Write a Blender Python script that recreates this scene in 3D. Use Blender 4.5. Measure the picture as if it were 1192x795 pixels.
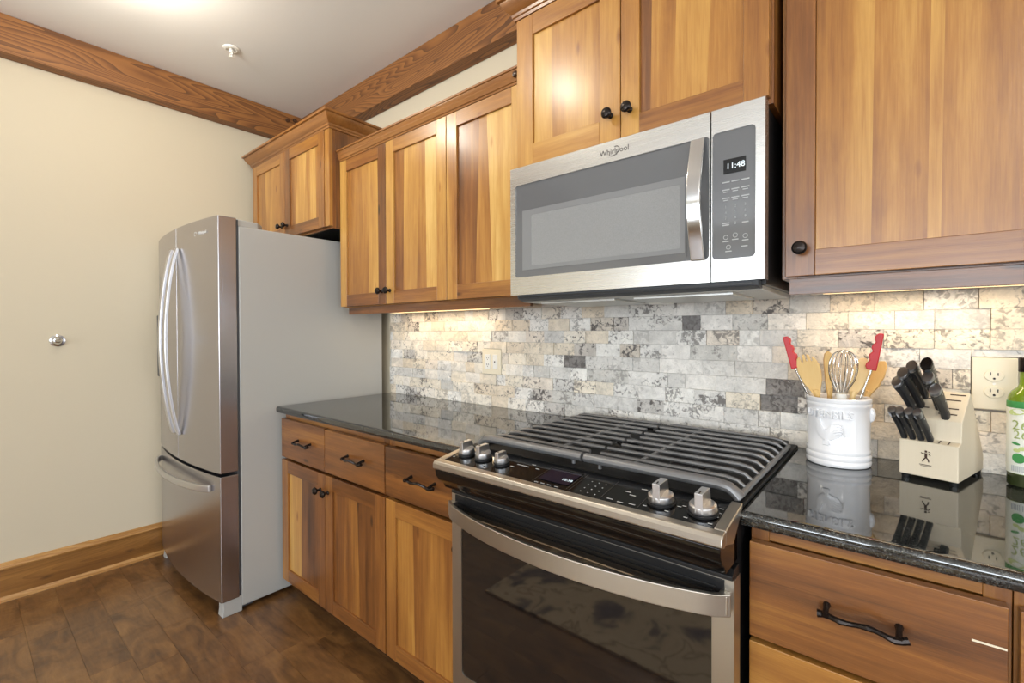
import bpy, bmesh, math, random
from mathutils import Vector, Matrix
random.seed(7)
SC = bpy.context.scene
for o in list(bpy.data.objects): bpy.data.objects.remove(o)
COL = SC.collection
R = math.radians

# ---------------------------------------------------------------- camera, world, lights, exposure
YAW, PITCH, ROLL, FPX, CYPX = 39.9, -.65, -.17, 545.0, 392.0
CAM = Vector((1.0, -1.624, 1.264))
def cam_axes():
    y, p, r = R(YAW), R(PITCH), R(ROLL)
    F = Vector((-math.sin(y)*math.cos(p), math.cos(y)*math.cos(p), math.sin(p)))
    R0 = Vector((math.cos(y), math.sin(y), 0)); U0 = R0.cross(F)
    return R0*math.cos(r)+U0*math.sin(r), -R0*math.sin(r)+U0*math.cos(r), F
Rv, Uv, Fv = cam_axes()
cd = bpy.data.cameras.new('camera'); cam = bpy.data.objects.new('camera', cd); COL.objects.link(cam)
cd.sensor_width = 36; cd.lens = FPX/1192*36; cd.shift_y = -(397.5-CYPX)/1192; cd.clip_start = .02
cam.matrix_world = Matrix(((Rv.x, Uv.x, -Fv.x, CAM.x), (Rv.y, Uv.y, -Fv.y, CAM.y), (Rv.z, Uv.z, -Fv.z, CAM.z), (0, 0, 0, 1)))
SC.camera = cam
SC.view_settings.view_transform = 'Standard'; SC.view_settings.look = 'None'
SC.view_settings.gamma = 1; SC.view_settings.use_curve_mapping = False
SC.view_settings.exposure = -0.25
w = bpy.data.worlds.new('world'); SC.world = w; w.use_nodes = True
bg = w.node_tree.nodes['Background']; bg.inputs[0].default_value = (.78, .87, 1, 1); bg.inputs[1].default_value = 1.2

def area(name, loc, target, sx, sy, power, col):
    l = bpy.data.lights.new(name, 'AREA'); l.shape = 'RECTANGLE'; l.size = sx; l.size_y = sy
    l.energy = power; l.color = col
    o = bpy.data.objects.new(name, l); COL.objects.link(o); o.location = loc
    o.rotation_euler = (Vector(target)-Vector(loc)).to_track_quat('-Z', 'Y').to_euler()
    return o
DAY = (.86, .93, 1.0)
YR, XR = -6.2, 4.3                      # rear wall and right wall of the open-plan room
REARWIN = [(-1.5, -.5), (-.2, .8), (1.1, 2.1), (2.4, 3.4)]
for (a, b) in REARWIN:
    area('rear_window_daylight', ((a+b)/2, YR+.02, 1.5), ((a+b)/2, 0, 6.2), b-a-.06, 1.7, 72, DAY)
SIDEWIN = [(-5.2, -3.6), (-3.0, -1.4)]
for (a, b) in SIDEWIN:
    area('side_window_daylight', (XR-.02, (a+b)/2, 1.5), (0, (a+b)/2, 5.2), b-a-.06, 1.7, 58, DAY)

# ---------------------------------------------------------------- colour and material helpers
def lin(c):
    return tuple((x/255/12.92 if x/255 <= .04045 else ((x/255+.055)/1.055)**2.4) for x in c)+(1,)
def newmat(name):
    m = bpy.data.materials.new(name); m.use_nodes = True
    nt = m.node_tree; b = nt.nodes['Principled BSDF']
    return m, nt, b
def nd(nt, t, **k):
    n = nt.nodes.new(t)
    for a, v in k.items(): setattr(n, a, v)
    return n
def lk(nt, a, b): nt.links.new(a, b)
def plain(name, rgb, rough=.5, metal=0, spec=.5, coat=0, noise=0, nscale=30, bump=0, bscale=200, emis=None, estr=0, trans=0, ior=1.45):
    m, nt, b = newmat(name)
    b.inputs['Base Color'].default_value = lin(rgb); b.inputs['Roughness'].default_value = rough
    b.inputs['Metallic'].default_value = metal; b.inputs['Specular IOR Level'].default_value = spec
    b.inputs['Coat Weight'].default_value = coat; b.inputs['Coat Roughness'].default_value = .08
    b.inputs['Transmission Weight'].default_value = trans; b.inputs['IOR'].default_value = ior
    if emis: b.inputs['Emission Color'].default_value = lin(emis); b.inputs['Emission Strength'].default_value = estr
    tc = nd(nt, 'ShaderNodeTexCoord')
    if noise:
        n = nd(nt, 'ShaderNodeTexNoise'); n.inputs['Scale'].default_value = nscale; n.inputs['Detail'].default_value = 4
        lk(nt, tc.outputs['Object'], n.inputs['Vector'])
        r = nd(nt, 'ShaderNodeValToRGB'); c = lin(rgb)
        r.color_ramp.elements[0].position = .3; r.color_ramp.elements[1].position = .7
        r.color_ramp.elements[0].color = tuple(x*(1-noise) for x in c[:3])+(1,)
        r.color_ramp.elements[1].color = tuple(min(1, x*(1+noise)) for x in c[:3])+(1,)
        lk(nt, n.outputs['Fac'], r.inputs['Fac']); lk(nt, r.outputs['Color'], b.inputs['Base Color'])
    if bump:
        n = nd(nt, 'ShaderNodeTexNoise'); n.inputs['Scale'].default_value = bscale; n.inputs['Detail'].default_value = 3
        lk(nt, tc.outputs['Object'], n.inputs['Vector'])
        bp = nd(nt, 'ShaderNodeBump'); bp.inputs['Strength'].default_value = bump; bp.inputs['Distance'].default_value = .002
        lk(nt, n.outputs['Fac'], bp.inputs['Height']); lk(nt, bp.outputs['Normal'], b.inputs['Normal'])
    return m
def ramp(nt, stops):
    r = nd(nt, 'ShaderNodeValToRGB'); e = r.color_ramp.elements
    while len(e) < len(stops): e.new(.5)
    for i, (p, c) in enumerate(stops):
        e[i].position = p; e[i].color = c if len(c) == 4 else lin(c)
    return r
def math_(nt, op, a, b=None, c=None):
    n = nd(nt, 'ShaderNodeMath', operation=op)
    for i, x in enumerate((a, b, c)):
        if x is None: continue
        if isinstance(x, (int, float)): n.inputs[i].default_value = x
        else: lk(nt, x, n.inputs[i])
    return n.outputs[0]

def wood_mat(name, stops, rough=.34, figure=1.0, knots=True, ring=0.0, coat=.25):
    """wood whose tone, seed and grain direction come from the 'wd' colour attribute of each board"""
    m, nt, b = newmat(name)
    at = nd(nt, 'ShaderNodeAttribute', attribute_name='wd'); sp = nd(nt, 'ShaderNodeSeparateColor'); lk(nt, at.outputs['Color'], sp.inputs[0])
    tone, seed, ori = sp.outputs[0], sp.outputs[1], sp.outputs[2]
    tc = nd(nt, 'ShaderNodeTexCoord'); sx = nd(nt, 'ShaderNodeSeparateXYZ'); lk(nt, tc.outputs['Object'], sx.inputs[0])
    def mixf(f, a, c):
        n = nd(nt, 'ShaderNodeMix'); lk(nt, f, n.inputs[0]); lk(nt, a, n.inputs[2]); lk(nt, c, n.inputs[3]); return n.outputs[0]
    # orientation 0: grain along z, .5: along y, 1: along x
    hx = math_(nt, 'GREATER_THAN', ori, .75); hy = math_(nt, 'MULTIPLY', math_(nt, 'GREATER_THAN', ori, .25), math_(nt, 'LESS_THAN', ori, .75))
    along = mixf(hx, sx.outputs[2], sx.outputs[0]); along = mixf(hy, along, sx.outputs[1])
    acr = mixf(hx, sx.outputs[0], sx.outputs[2]); acr = mixf(hy, acr, sx.outputs[2])
    dep = mixf(hy, sx.outputs[1], sx.outputs[0])
    sd = math_(nt, 'MULTIPLY', seed, 37.0)
    def vec(ka, kl, off=0):
        c = nd(nt, 'ShaderNodeCombineXYZ')
        lk(nt, math_(nt, 'ADD', math_(nt, 'MULTIPLY', acr, ka), sd), c.inputs[0])
        lk(nt, math_(nt, 'ADD', math_(nt, 'MULTIPLY', dep, ka), off), c.inputs[1])
        lk(nt, math_(nt, 'ADD', math_(nt, 'MULTIPLY', along, kl), sd), c.inputs[2]); return c.outputs[0]
    def noise(v, det=3, rough_=.55, dist=0):
        n = nd(nt, 'ShaderNodeTexNoise'); n.inputs['Scale'].default_value = 1; n.inputs['Detail'].default_value = det
        n.inputs['Roughness'].default_value = rough_; n.inputs['Distortion'].default_value = dist; lk(nt, v, n.inputs['Vector']); return n.outputs['Fac']
    n1 = noise(vec(10, 1.0), 2, .5, .4)
    n2 = noise(vec(90, 3.2, 5), 4, .65, .3)
    n3 = noise(vec(420, 12, 9), 3)
    n4 = noise(vec(26, 5, 2), 4, .6, 1.0)
    t = math_(nt, 'ADD', tone, math_(nt, 'MULTIPLY', math_(nt, 'SUBTRACT', n1, .5), .75*figure))
    t = math_(nt, 'ADD', t, math_(nt, 'MULTIPLY', math_(nt, 'SUBTRACT', n2, .5), .34*figure))
    t = math_(nt, 'ADD', t, math_(nt, 'MULTIPLY', math_(nt, 'SUBTRACT', n3, .5), .16))
    t = math_(nt, 'ADD', t, math_(nt, 'MULTIPLY', math_(nt, 'SUBTRACT', n4, .5), .22*figure))
    if ring:
        rn = noise(vec(7.5, .85, 3), 1.5, .45, .25)
        f = math_(nt, 'FRACT', math_(nt, 'MULTIPLY', rn, 26.0))
        f = math_(nt, 'POWER', f, 1.6)
        t = math_(nt, 'SUBTRACT', t, math_(nt, 'MULTIPLY', f, ring))
    if knots:
        v = nd(nt, 'ShaderNodeTexVoronoi'); v.inputs['Scale'].default_value = 1; lk(nt, vec(11, 3.6, 7), v.inputs['Vector'])
        k = nd(nt, 'ShaderNodeMapRange'); k.inputs['From Min'].default_value = .0; k.inputs['From Max'].default_value = .11
        k.inputs['To Min'].default_value = .4; k.inputs['To Max'].default_value = 0; lk(nt, v.outputs['Distance'], k.inputs['Value'])
        t = math_(nt, 'SUBTRACT', t, k.outputs['Result'])
    r = ramp(nt, stops); lk(nt, t, r.inputs['Fac']); lk(nt, r.outputs['Color'], b.inputs['Base Color'])
    b.inputs['Roughness'].default_value = rough; b.inputs['Coat Weight'].default_value = coat; b.inputs['Coat Roughness'].default_value = .21
    bp = nd(nt, 'ShaderNodeBump'); bp.inputs['Strength'].default_value = .12; bp.inputs['Distance'].default_value = .002
    lk(nt, n3, bp.inputs['Height']); lk(nt, bp.outputs['Normal'], b.inputs['Normal'])
    return m
M = {}
M['cab'] = wood_mat('honey_cabinet_wood', [(0, (46, 25, 12)), (.2, (82, 48, 23)), (.42, (128, 79, 36)), (.62, (164, 112, 51)), (.82, (192, 145, 73)), (1, (214, 174, 102))], rough=.3, coat=.4)
M['crown'] = wood_mat('crown_wood', [(0, (56, 32, 14)), (.4, (120, 74, 34)), (.75, (160, 108, 54)), (1, (190, 142, 80))], rough=.3, knots=False)
M['beam'] = wood_mat('fir_beam_wood', [(0, (52, 31, 16)), (.3, (86, 53, 27)), (.55, (122, 77, 38)), (.8, (152, 101, 52)), (1, (182, 132, 78))], rough=.55, figure=.35, knots=False, ring=.42, coat=0)
M['base'] = wood_mat('baseboard_wood', [(0, (72, 44, 18)), (.4, (124, 82, 36)), (.75, (164, 116, 58)), (1, (206, 162, 104))], rough=.35, ring=.12)
M['block'] = wood_mat('pale_block_wood', [(0, (190, 172, 142)), (.5, (216, 202, 176)), (1, (232, 221, 200))], rough=.5, figure=.4, knots=False, coat=0)
M['spoon'] = wood_mat('utensil_wood', [(0, (190, 140, 74)), (.5, (226, 186, 118)), (1, (240, 212, 156))], rough=.55, figure=.4, knots=False, coat=0)

def steel(name, rgb, rough, orient='z', strength=.008):
    m, nt, b = newmat(name)
    b.inputs['Metallic'].default_value = 1; b.inputs['Base Color'].default_value = lin(rgb)
    tc = nd(nt, 'ShaderNodeTexCoord'); mp = nd(nt, 'ShaderNodeMapping'); lk(nt, tc.outputs['Object'], mp.inputs['Vector'])
    mp.inputs['Scale'].default_value = {'z': (700, 700, 5), 'x': (5, 700, 700)}[orient]
    n = nd(nt, 'ShaderNodeTexNoise'); n.inputs['Scale'].default_value = 1; n.inputs['Detail'].default_value = 2; lk(nt, mp.outputs[0], n.inputs['Vector'])
    mr = nd(nt, 'ShaderNodeMapRange'); mr.inputs['To Min'].default_value = rough*.9; mr.inputs['To Max'].default_value = rough*1.1
    lk(nt, n.outputs['Fac'], mr.inputs['Value']); lk(nt, mr.outputs['Result'], b.inputs['Roughness'])
    bp = nd(nt, 'ShaderNodeBump'); bp.inputs['Strength'].default_value = strength; bp.inputs['Distance'].default_value = .001
    lk(nt, n.outputs['Fac'], bp.inputs['Height']); lk(nt, bp.outputs['Normal'], b.inputs['Normal'])
    return m
M['steel'] = steel('brushed_steel', (216, 215, 212), .27, 'x')
M['steel_v'] = steel('brushed_steel_door', (186, 184, 189), .26, 'z')
M['steel_warm'] = steel('range_steel', (190, 184, 174), .36, 'x')
M['handle_steel'] = plain('handle_steel', (214, 214, 216), .34, 1)
M['chrome'] = plain('chrome', (215, 215, 215), .12, 1)
M['fridge_side'] = plain('grey_fridge_side', (176, 176, 173), .36, 0, .5, coat=.2, bump=.1, bscale=900)
M['black'] = plain('black_plastic', (22, 22, 23), .4)
M['blackgloss'] = plain('black_gloss', (10, 10, 11), .06, spec=.6)
M['mwglass'] = plain('microwave_glass', (100, 101, 103), .09, spec=.6, coat=.4)
M['mwinner'] = plain('microwave_inner_window', (126, 127, 128), .16, spec=.5)
M['mwscreen'] = plain('microwave_mesh_screen', (138, 139, 139), .2, noise=.1, nscale=500)
M['darkgrey'] = plain('dark_grey_plastic', (70, 73, 77), .5)
M['bronze'] = plain('oil_rubbed_bronze', (44, 38, 35), .26, .7)
M['iron'] = plain('cast_iron', (124, 124, 125), .34, .45, bump=.06, bscale=500)
M['wall'] = plain('cream_wall_paint', (205, 194, 171), .85, bump=.12, bscale=160)
M['ceiling'] = plain('ceiling_paint', (236, 235, 232), .9, bump=.1, bscale=120)
M['white'] = plain('white_plastic', (235, 233, 226), .4)
M['almond'] = plain('almond_plate', (232, 222, 198), .35)
M['ceramic'] = plain('white_glazed_ceramic', (240, 240, 242), .12, coat=.6)
M['red'] = plain('red_silicone', (196, 36, 42), .4)
M['white_print'] = plain('white_print', (225, 225, 222), .6)
M['grey_print'] = plain('grey_print', (176, 178, 178), .6)
M['dark_print'] = plain('dark_print', (92, 88, 84), .5)
M['brand'] = plain('burnt_print', (66, 46, 36), .7)
M['kick'] = plain('dark_toe_kick', (46, 26, 16), .6)
M['inside'] = plain('oven_interior', (16, 14, 13), .6)
M['steel_grey_filter'] = plain('filter_mesh', (196, 196, 192), .4, .6, noise=.12, nscale=400)

def glass_oven():
    m, nt, b = newmat('oven_door_glass')
    b.inputs['Base Color'].default_value = lin((26, 22, 20)); b.inputs['Roughness'].default_value = .035
    b.inputs['IOR'].default_value = 1.75; b.inputs['Coat Weight'].default_value = .0
    return m
M['oven_glass'] = glass_oven()

def granite():
    m, nt, b = newmat('black_granite')
    tc = nd(nt, 'ShaderNodeTexCoord')
    v = nd(nt, 'ShaderNodeTexVoronoi'); v.inputs['Scale'].default_value = 420; lk(nt, tc.outputs['Object'], v.inputs['Vector'])
    n = nd(nt, 'ShaderNodeTexNoise'); n.inputs['Scale'].default_value = 150; n.inputs['Detail'].default_value = 6; lk(nt, tc.outputs['Object'], n.inputs['Vector'])
    sep = nd(nt, 'ShaderNodeSeparateColor'); lk(nt, v.outputs['Color'], sep.inputs[0])
    s = math_(nt, 'ADD', math_(nt, 'MULTIPLY', sep.outputs[0], .5), math_(nt, 'MULTIPLY', n.outputs['Fac'], .5))
    r = ramp(nt, [(.3, (16, 17, 17)), (.52, (33, 35, 35)), (.66, (54, 56, 55)), (.85, (98, 100, 97))])
    lk(nt, s, r.inputs['Fac']); lk(nt, r.outputs['Color'], b.inputs['Base Color'])
    b.inputs['Roughness'].default_value = .035; b.inputs['IOR'].default_value = 1.85
    return m
M['granite'] = granite()

def stone():
    m, nt, b = newmat('split_face_travertine')
    at = nd(nt, 'ShaderNodeAttribute', attribute_name='tile'); al = at.outputs['Alpha']
    tc = nd(nt, 'ShaderNodeTexCoord')
    off = nd(nt, 'ShaderNodeVectorMath', operation='MULTIPLY_ADD'); lk(nt, at.outputs['Color'], off.inputs[0]); off.inputs[1].default_value = (9, 9, 9); lk(nt, tc.outputs['Object'], off.inputs[2])
    def noise(sc, det, dist=0):
        n = nd(nt, 'ShaderNodeTexNoise'); n.inputs['Scale'].default_value = sc; n.inputs['Detail'].default_value = det; n.inputs['Distortion'].default_value = dist
        lk(nt, off.outputs[0], n.inputs['Vector']); return n.outputs['Fac']
    cloud = noise(22, 3, .8); vein = noise(75, 6, .9); fine = noise(210, 4); pit = noise(95, 3, .5)
    # soft cloudy lightness
    mr = nd(nt, 'ShaderNodeMapRange'); lk(nt, cloud, mr.inputs['Value']); mr.inputs['From Min'].default_value = .3; mr.inputs['From Max'].default_value = .7
    mr.inputs['To Min'].default_value = .86; mr.inputs['To Max'].default_value = 1.1
    f2 = nd(nt, 'ShaderNodeMapRange'); lk(nt, fine, f2.inputs['Value']); f2.inputs['To Min'].default_value = .84; f2.inputs['To Max'].default_value = 1.16
    base = nd(nt, 'ShaderNodeVectorMath', operation='SCALE'); lk(nt, at.outputs['Color'], base.inputs[0])
    lk(nt, math_(nt, 'MULTIPLY', mr.outputs['Result'], f2.outputs['Result']), base.inputs['Scale'])
    # grey mineral veins and pits; how strong is a property of each tile
    patch = noise(13, 2, .6)
    thr = math_(nt, 'ADD', vein, math_(nt, 'MULTIPLY', math_(nt, 'SUBTRACT', patch, .5), .7))
    veinm = nd(nt, 'ShaderNodeMapRange'); lk(nt, thr, veinm.inputs['Value']); veinm.inputs['From Min'].default_value = .53; veinm.inputs['From Max'].default_value = .66
    veinm.inputs['To Min'].default_value = 0; veinm.inputs['To Max'].default_value = 1
    mix = nd(nt, 'ShaderNodeMix', data_type='RGBA'); lk(nt, math_(nt, 'MINIMUM', math_(nt, 'MAXIMUM', math_(nt, 'MULTIPLY', veinm.outputs['Result'], al), math_(nt, 'MULTIPLY', math_(nt, 'SUBTRACT', al, 1), math_(nt, 'MULTIPLY', vein, 1.1))), 1), mix.inputs[0])
    lk(nt, base.outputs[0], mix.inputs[6]); mix.inputs[7].default_value = lin((100, 95, 92))
    lk(nt, mix.outputs[2], b.inputs['Base Color'])
    b.inputs['Roughness'].default_value = .75
    h = math_(nt, 'ADD', math_(nt, 'MULTIPLY', pit, .6), math_(nt, 'ADD', math_(nt, 'MULTIPLY', cloud, 1.3), math_(nt, 'MULTIPLY', fine, .3)))
    bp = nd(nt, 'ShaderNodeBump'); bp.inputs['Strength'].default_value = .55; bp.inputs['Distance'].default_value = .008
    lk(nt, h, bp.inputs['Height']); lk(nt, bp.outputs['Normal'], b.inputs['Normal'])
    return m
M['stone'] = stone()
M['grout'] = plain('tile_bedding', (150, 144, 136), .9)

def floor_mat():
    m, nt, b = newmat('handscraped_plank_floor')
    at = nd(nt, 'ShaderNodeAttribute', attribute_name='wd'); sp = nd(nt, 'ShaderNodeSeparateColor'); lk(nt, at.outputs['Color'], sp.inputs[0])
    tc = nd(nt, 'ShaderNodeTexCoord')
    sx = nd(nt, 'ShaderNodeSeparateXYZ'); lk(nt, tc.outputs['Object'], sx.inputs[0])
    def noise(kx, ky, det, dist=0):
        c = nd(nt, 'ShaderNodeCombineXYZ'); lk(nt, math_(nt, 'ADD', math_(nt, 'MULTIPLY', sx.outputs[0], kx), math_(nt, 'MULTIPLY', sp.outputs[1], 40)), c.inputs[0])
        lk(nt, math_(nt, 'MULTIPLY', sx.outputs[1], ky), c.inputs[1]); lk(nt, math_(nt, 'MULTIPLY', sp.outputs[1], 40), c.inputs[2])
        n = nd(nt, 'ShaderNodeTexNoise'); n.inputs['Scale'].default_value = 1; n.inputs['Detail'].default_value = det; n.inputs['Distortion'].default_value = dist; lk(nt, c.outputs[0], n.inputs['Vector']); return n.outputs['Fac']
    a = noise(5, 12, 5, 1.2); c2 = noise(14, 90, 4, .6); wav = noise(9, 5, 2, .5)
    t = math_(nt, 'ADD', sp.outputs[0], math_(nt, 'MULTIPLY', math_(nt, 'SUBTRACT', a, .5), 1.15))
    t = math_(nt, 'ADD', t, math_(nt, 'MULTIPLY', math_(nt, 'SUBTRACT', c2, .5), .4))
    r = ramp(nt, [(0, (46, 29, 17)), (.3, (84, 56, 31)), (.54, (114, 79, 44)), (.8, (138, 100, 58)), (1, (158, 120, 76))])
    lk(nt, t, r.inputs['Fac']); lk(nt, r.outputs['Color'], b.inputs['Base Color'])
    b.inputs['Roughness'].default_value = .3; b.inputs['Coat Weight'].default_value = .3; b.inputs['Coat Roughness'].default_value = .2
    bp = nd(nt, 'ShaderNodeBump'); bp.inputs['Strength'].default_value = .4; bp.inputs['Distance'].default_value = .01
    lk(nt, math_(nt, 'ADD', wav, math_(nt, 'MULTIPLY', a, .4)), bp.inputs['Height']); lk(nt, bp.outputs['Normal'], b.inputs['Normal'])
    return m
M['floor'] = floor_mat()

# ---------------------------------------------------------------- mesh helpers (all coordinates in world metres unless a part is built local)
class MB:
    def __init__(s): s.v = []; s.f = []; s.a = []; s.sm = []
    def poly(s, vs, fs, att=(.5, .5, 0, 1), smooth=False):
        n = len(s.v); s.v += [tuple(p) for p in vs]
        for f in fs: s.f.append(tuple(n+i for i in f)); s.a.append(att); s.sm.append(smooth)
        return s
    def box(s, x0, x1, y0, y1, z0, z1, att=(.5, .5, 0, 1)):
        v = [(x, y, z) for z in (z0, z1) for y in (y0, y1) for x in (x0, x1)]
        return s.poly(v, [(0, 2, 3, 1), (4, 5, 7, 6), (0, 1, 5, 4), (2, 6, 7, 3), (0, 4, 6, 2), (1, 3, 7, 5)], att)
    def strips(s, x0, x1, y0, y1, z0, z1, bounds, atts, vert=True):
        """one solid panel whose face is divided into boards; bounds = [(at start, at end)] along the other direction"""
        n = len(bounds)
        def P(u, v, y): return (u, y, v) if vert else (v, y, u)
        a0, a1 = (z0, z1) if vert else (x0, x1)
        vs = [P(b[0], a0, y0) for b in bounds]+[P(b[1], a1, y0) for b in bounds]+[P(b[0], a0, y1) for b in bounds]+[P(b[1], a1, y1) for b in bounds]
        for i in range(n-1):
            s_ = [(i, i+1, n+i+1, n+i), (2*n+i, 3*n+i, 3*n+i+1, 2*n+i+1), (i, 2*n+i, 2*n+i+1, i+1), (n+i, n+i+1, 3*n+i+1, 3*n+i)]
            if i == 0: s_.append((0, n, 3*n, 2*n))
            if i == n-2: s_.append((n-1, 3*n-1, 4*n-1, 2*n-1))
            base = len(s.v) if i == 0 else base
            if i == 0: s.v += vs
            for f in s_: s.f.append(tuple(base+k for k in f)); s.a.append(atts[i]); s.sm.append(False)
        return s
    def prism(s, pts, axis, a, b, att=(.5, .5, 0, 1), smooth=False):
        """extrude a 2-D polygon along an axis; pts are (y,z) for x, (x,z) for y, (x,y) for z"""
        def P(p, t): return {'x': (t, p[0], p[1]), 'y': (p[0], t, p[1]), 'z': (p[0], p[1], t)}[axis]
        n = len(pts); v = [P(p, a) for p in pts]+[P(p, b) for p in pts]
        area2 = sum(pts[i][0]*pts[(i+1) % n][1]-pts[(i+1) % n][0]*pts[i][1] for i in range(n))
        flip = (area2 > 0) != (axis == 'y')
        if a > b: flip = not flip
        fs = []
        for i in range(n):
            j = (i+1) % n; f = (i, j, n+j, n+i); fs.append(f if flip else f[::-1])
        c0 = tuple(range(n)); c1 = tuple(range(n, 2*n))
        fs.append(c0[::-1] if flip else c0); fs.append(c1 if flip else c1[::-1])
        return s.poly(v, fs, att, smooth)
    def tube(s, path, rad, seg=10, att=(.5, .5, 0, 1), flat=None, closed=False):
        """tube through points; rad scalar or list; flat=(w,h) gives elliptical section (w sideways, h up-ish)"""
        P = [Vector(p) for p in path]; n = len(P); rs = rad if isinstance(rad, (list, tuple)) else [rad]*n
        t0 = (P[1]-P[0]).normalized(); up = Vector((0, 0, 1)) if abs(t0.z) < .9 else Vector((0, 1, 0))
        nrm = t0.cross(up).normalized(); vs = []; 
        for i in range(n):
            if closed: t = (P[(i+1) % n]-P[i-1]).normalized()
            else: t = (P[min(i+1, n-1)]-P[max(i-1, 0)]).normalized()
            nrm = (nrm-t*nrm.dot(t)).normalized(); b = t.cross(nrm)
            fw, fh = flat if flat else (1, 1)
            for k in range(seg):
                a = 2*math.pi*k/seg; vs.append(P[i]+nrm*math.cos(a)*rs[i]*fw+b*math.sin(a)*rs[i]*fh)
        fs = []
        for i in range(n if closed else n-1):
            for k in range(seg):
                a, b_ = i*seg+k, i*seg+(k+1) % seg; c, d = ((i+1) % n)*seg+(k+1) % seg, ((i+1) % n)*seg+k
                fs.append((a, b_, c, d))
        if not closed: fs += [tuple(range(seg))[::-1], tuple((n-1)*seg+k for k in range(seg))]
        return s.poly(vs, fs, att, True)
    def ribbon(s, path, w, t, side, att=(.5, .5, 0, 1)):
        """rectangular bar along a path; side = direction of its width"""
        P = [Vector(p) for p in path]; S = Vector(side).normalized(); vs = []
        for i in range(len(P)):
            T = (P[min(i+1, len(P)-1)]-P[max(i-1, 0)]).normalized(); N = T.cross(S).normalized(); Sx = N.cross(T).normalized()
            for a, b in ((-1, -1), (1, -1), (1, 1), (-1, 1)): vs.append(P[i]+Sx*a*w/2+N*b*t/2)
        fs = []
        for i in range(len(P)-1):
            for k in range(4): a, b = i*4+k, i*4+(k+1) % 4; fs.append((a, b, b+4, a+4))
        m = (len(P)-1)*4; fs += [(3, 2, 1, 0), (m, m+1, m+2, m+3)]
        return s.poly(vs, fs, att, True)
    def lathe(s, prof, c=(0, 0, 0), axis='z', seg=32, att=(.5, .5, 0, 1), sx=1, sy=1):
        """profile of (radius, height)"""
        vs = []
        for r, h in prof:
            for k in range(seg):
                a = 2*math.pi*k/seg; x, y = r*math.cos(a)*sx, r*math.sin(a)*sy
                p = {'z': (x, y, h), 'y': (x, -h, y), 'x': (h, x, y)}[axis]; vs.append((c[0]+p[0], c[1]+p[1], c[2]+p[2]))
        fs = []
        for i in range(len(prof)-1):
            for k in range(seg): a, b = i*seg+k, i*seg+(k+1) % seg; fs.append((a, b, b+seg, a+seg))
        m = (len(prof)-1)*seg
        fs += [tuple(range(seg))[::-1], tuple(m+k for k in range(seg))]
        return s.poly(vs, fs, att, True)
    def sweep(s, prof, path, att=(.5, .5, 1, 1), close_ends=True):
        """moulding: profile (out, z) swept along an xy path with mitred corners; out is to the right of the walking direction"""
        n = len(path); vs = []
        for i in range(n):
            p = Vector(path[i]).to_2d() if len(path[i]) == 3 else Vector(path[i])
            d0 = (Vector(path[i])-Vector(path[i-1])).normalized() if i > 0 else None
            d1 = (Vector(path[i+1])-Vector(path[i])).normalized() if i < n-1 else None
            n0 = Vector((d0.y, -d0.x)) if d0 else None; n1 = Vector((d1.y, -d1.x)) if d1 else None
            if n0 and n1: m = (n0+n1); m = m/(m.dot(n0))
            else: m = n0 or n1
            for o, z in prof: q = p+m*o; vs.append((q.x, q.y, z))
        k = len(prof); fs = []
        for i in range(n-1):
            for j in range(k): a, b = i*k+j, i*k+(j+1) % k; fs.append((a, b, b+k, a+k))
        fs += [tuple(range(k))[::-1], tuple((n-1)*k+j for j in range(k))]
        return s.poly(vs, fs, att, False)
    def build(s, name, mat, parent=None, local=False, bevel=0, seg=2, loc=None, mats=None):
        me = bpy.data.meshes.new(name)
        off = Vector((0, 0, 0)) if local else worldloc(parent)
        if loc is not None: off = off+Vector(loc)
        me.from_pydata([(p[0]-off.x, p[1]-off.y, p[2]-off.z) for p in s.v], [], s.f)
        for i, p in enumerate(me.polygons): p.use_smooth = True
        bm = bmesh.new(); bm.from_mesh(me); bmesh.ops.recalc_face_normals(bm, faces=bm.faces); bm.to_mesh(me); bm.free()
        ca = me.color_attributes.new('wd', 'FLOAT_COLOR', 'CORNER')
        for p, a in zip(me.polygons, s.a):
            for l in p.loop_indices: ca.data[l].color = a
        me.set_sharp_from_angle(angle=R(32))
        me.materials.append(M[mat] if isinstance(mat, str) else mat)
        o = bpy.data.objects.new(name, me); COL.objects.link(o)
        if parent: o.parent = parent
        if loc is not None: o.location = loc
        if bevel:
            b = o.modifiers.new('bevel', 'BEVEL'); b.width = bevel; b.segments = seg; b.limit_method = 'ANGLE'; b.angle_limit = R(40); b.harden_normals = True
        return o
def worldloc(o):
    v = Vector((0, 0, 0))
    while o: v += Vector(o.location); o = o.parent
    return v
def tag(o, label=None, cat=None, group=None, kind=None):
    if label: o['label'] = label
    if cat: o['category'] = cat
    if group: o['group'] = group
    if kind: o['kind'] = kind
    return o
def thing(name, label, cat, loc=(0, 0, 0), rz=0, group=None):
    o = bpy.data.objects.new(name, None); COL.objects.link(o); o.location = loc; o.rotation_euler = (0, 0, rz)
    o.empty_display_size = .05
    return tag(o, label, cat, group)
def struct(o): o['kind'] = 'structure'; return o
def copy_tree(o, parent=None):
    c = o.copy(); COL.objects.link(c); c.parent = parent
    for ch in list(o.children): copy_tree(ch, c)
    return c
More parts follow.
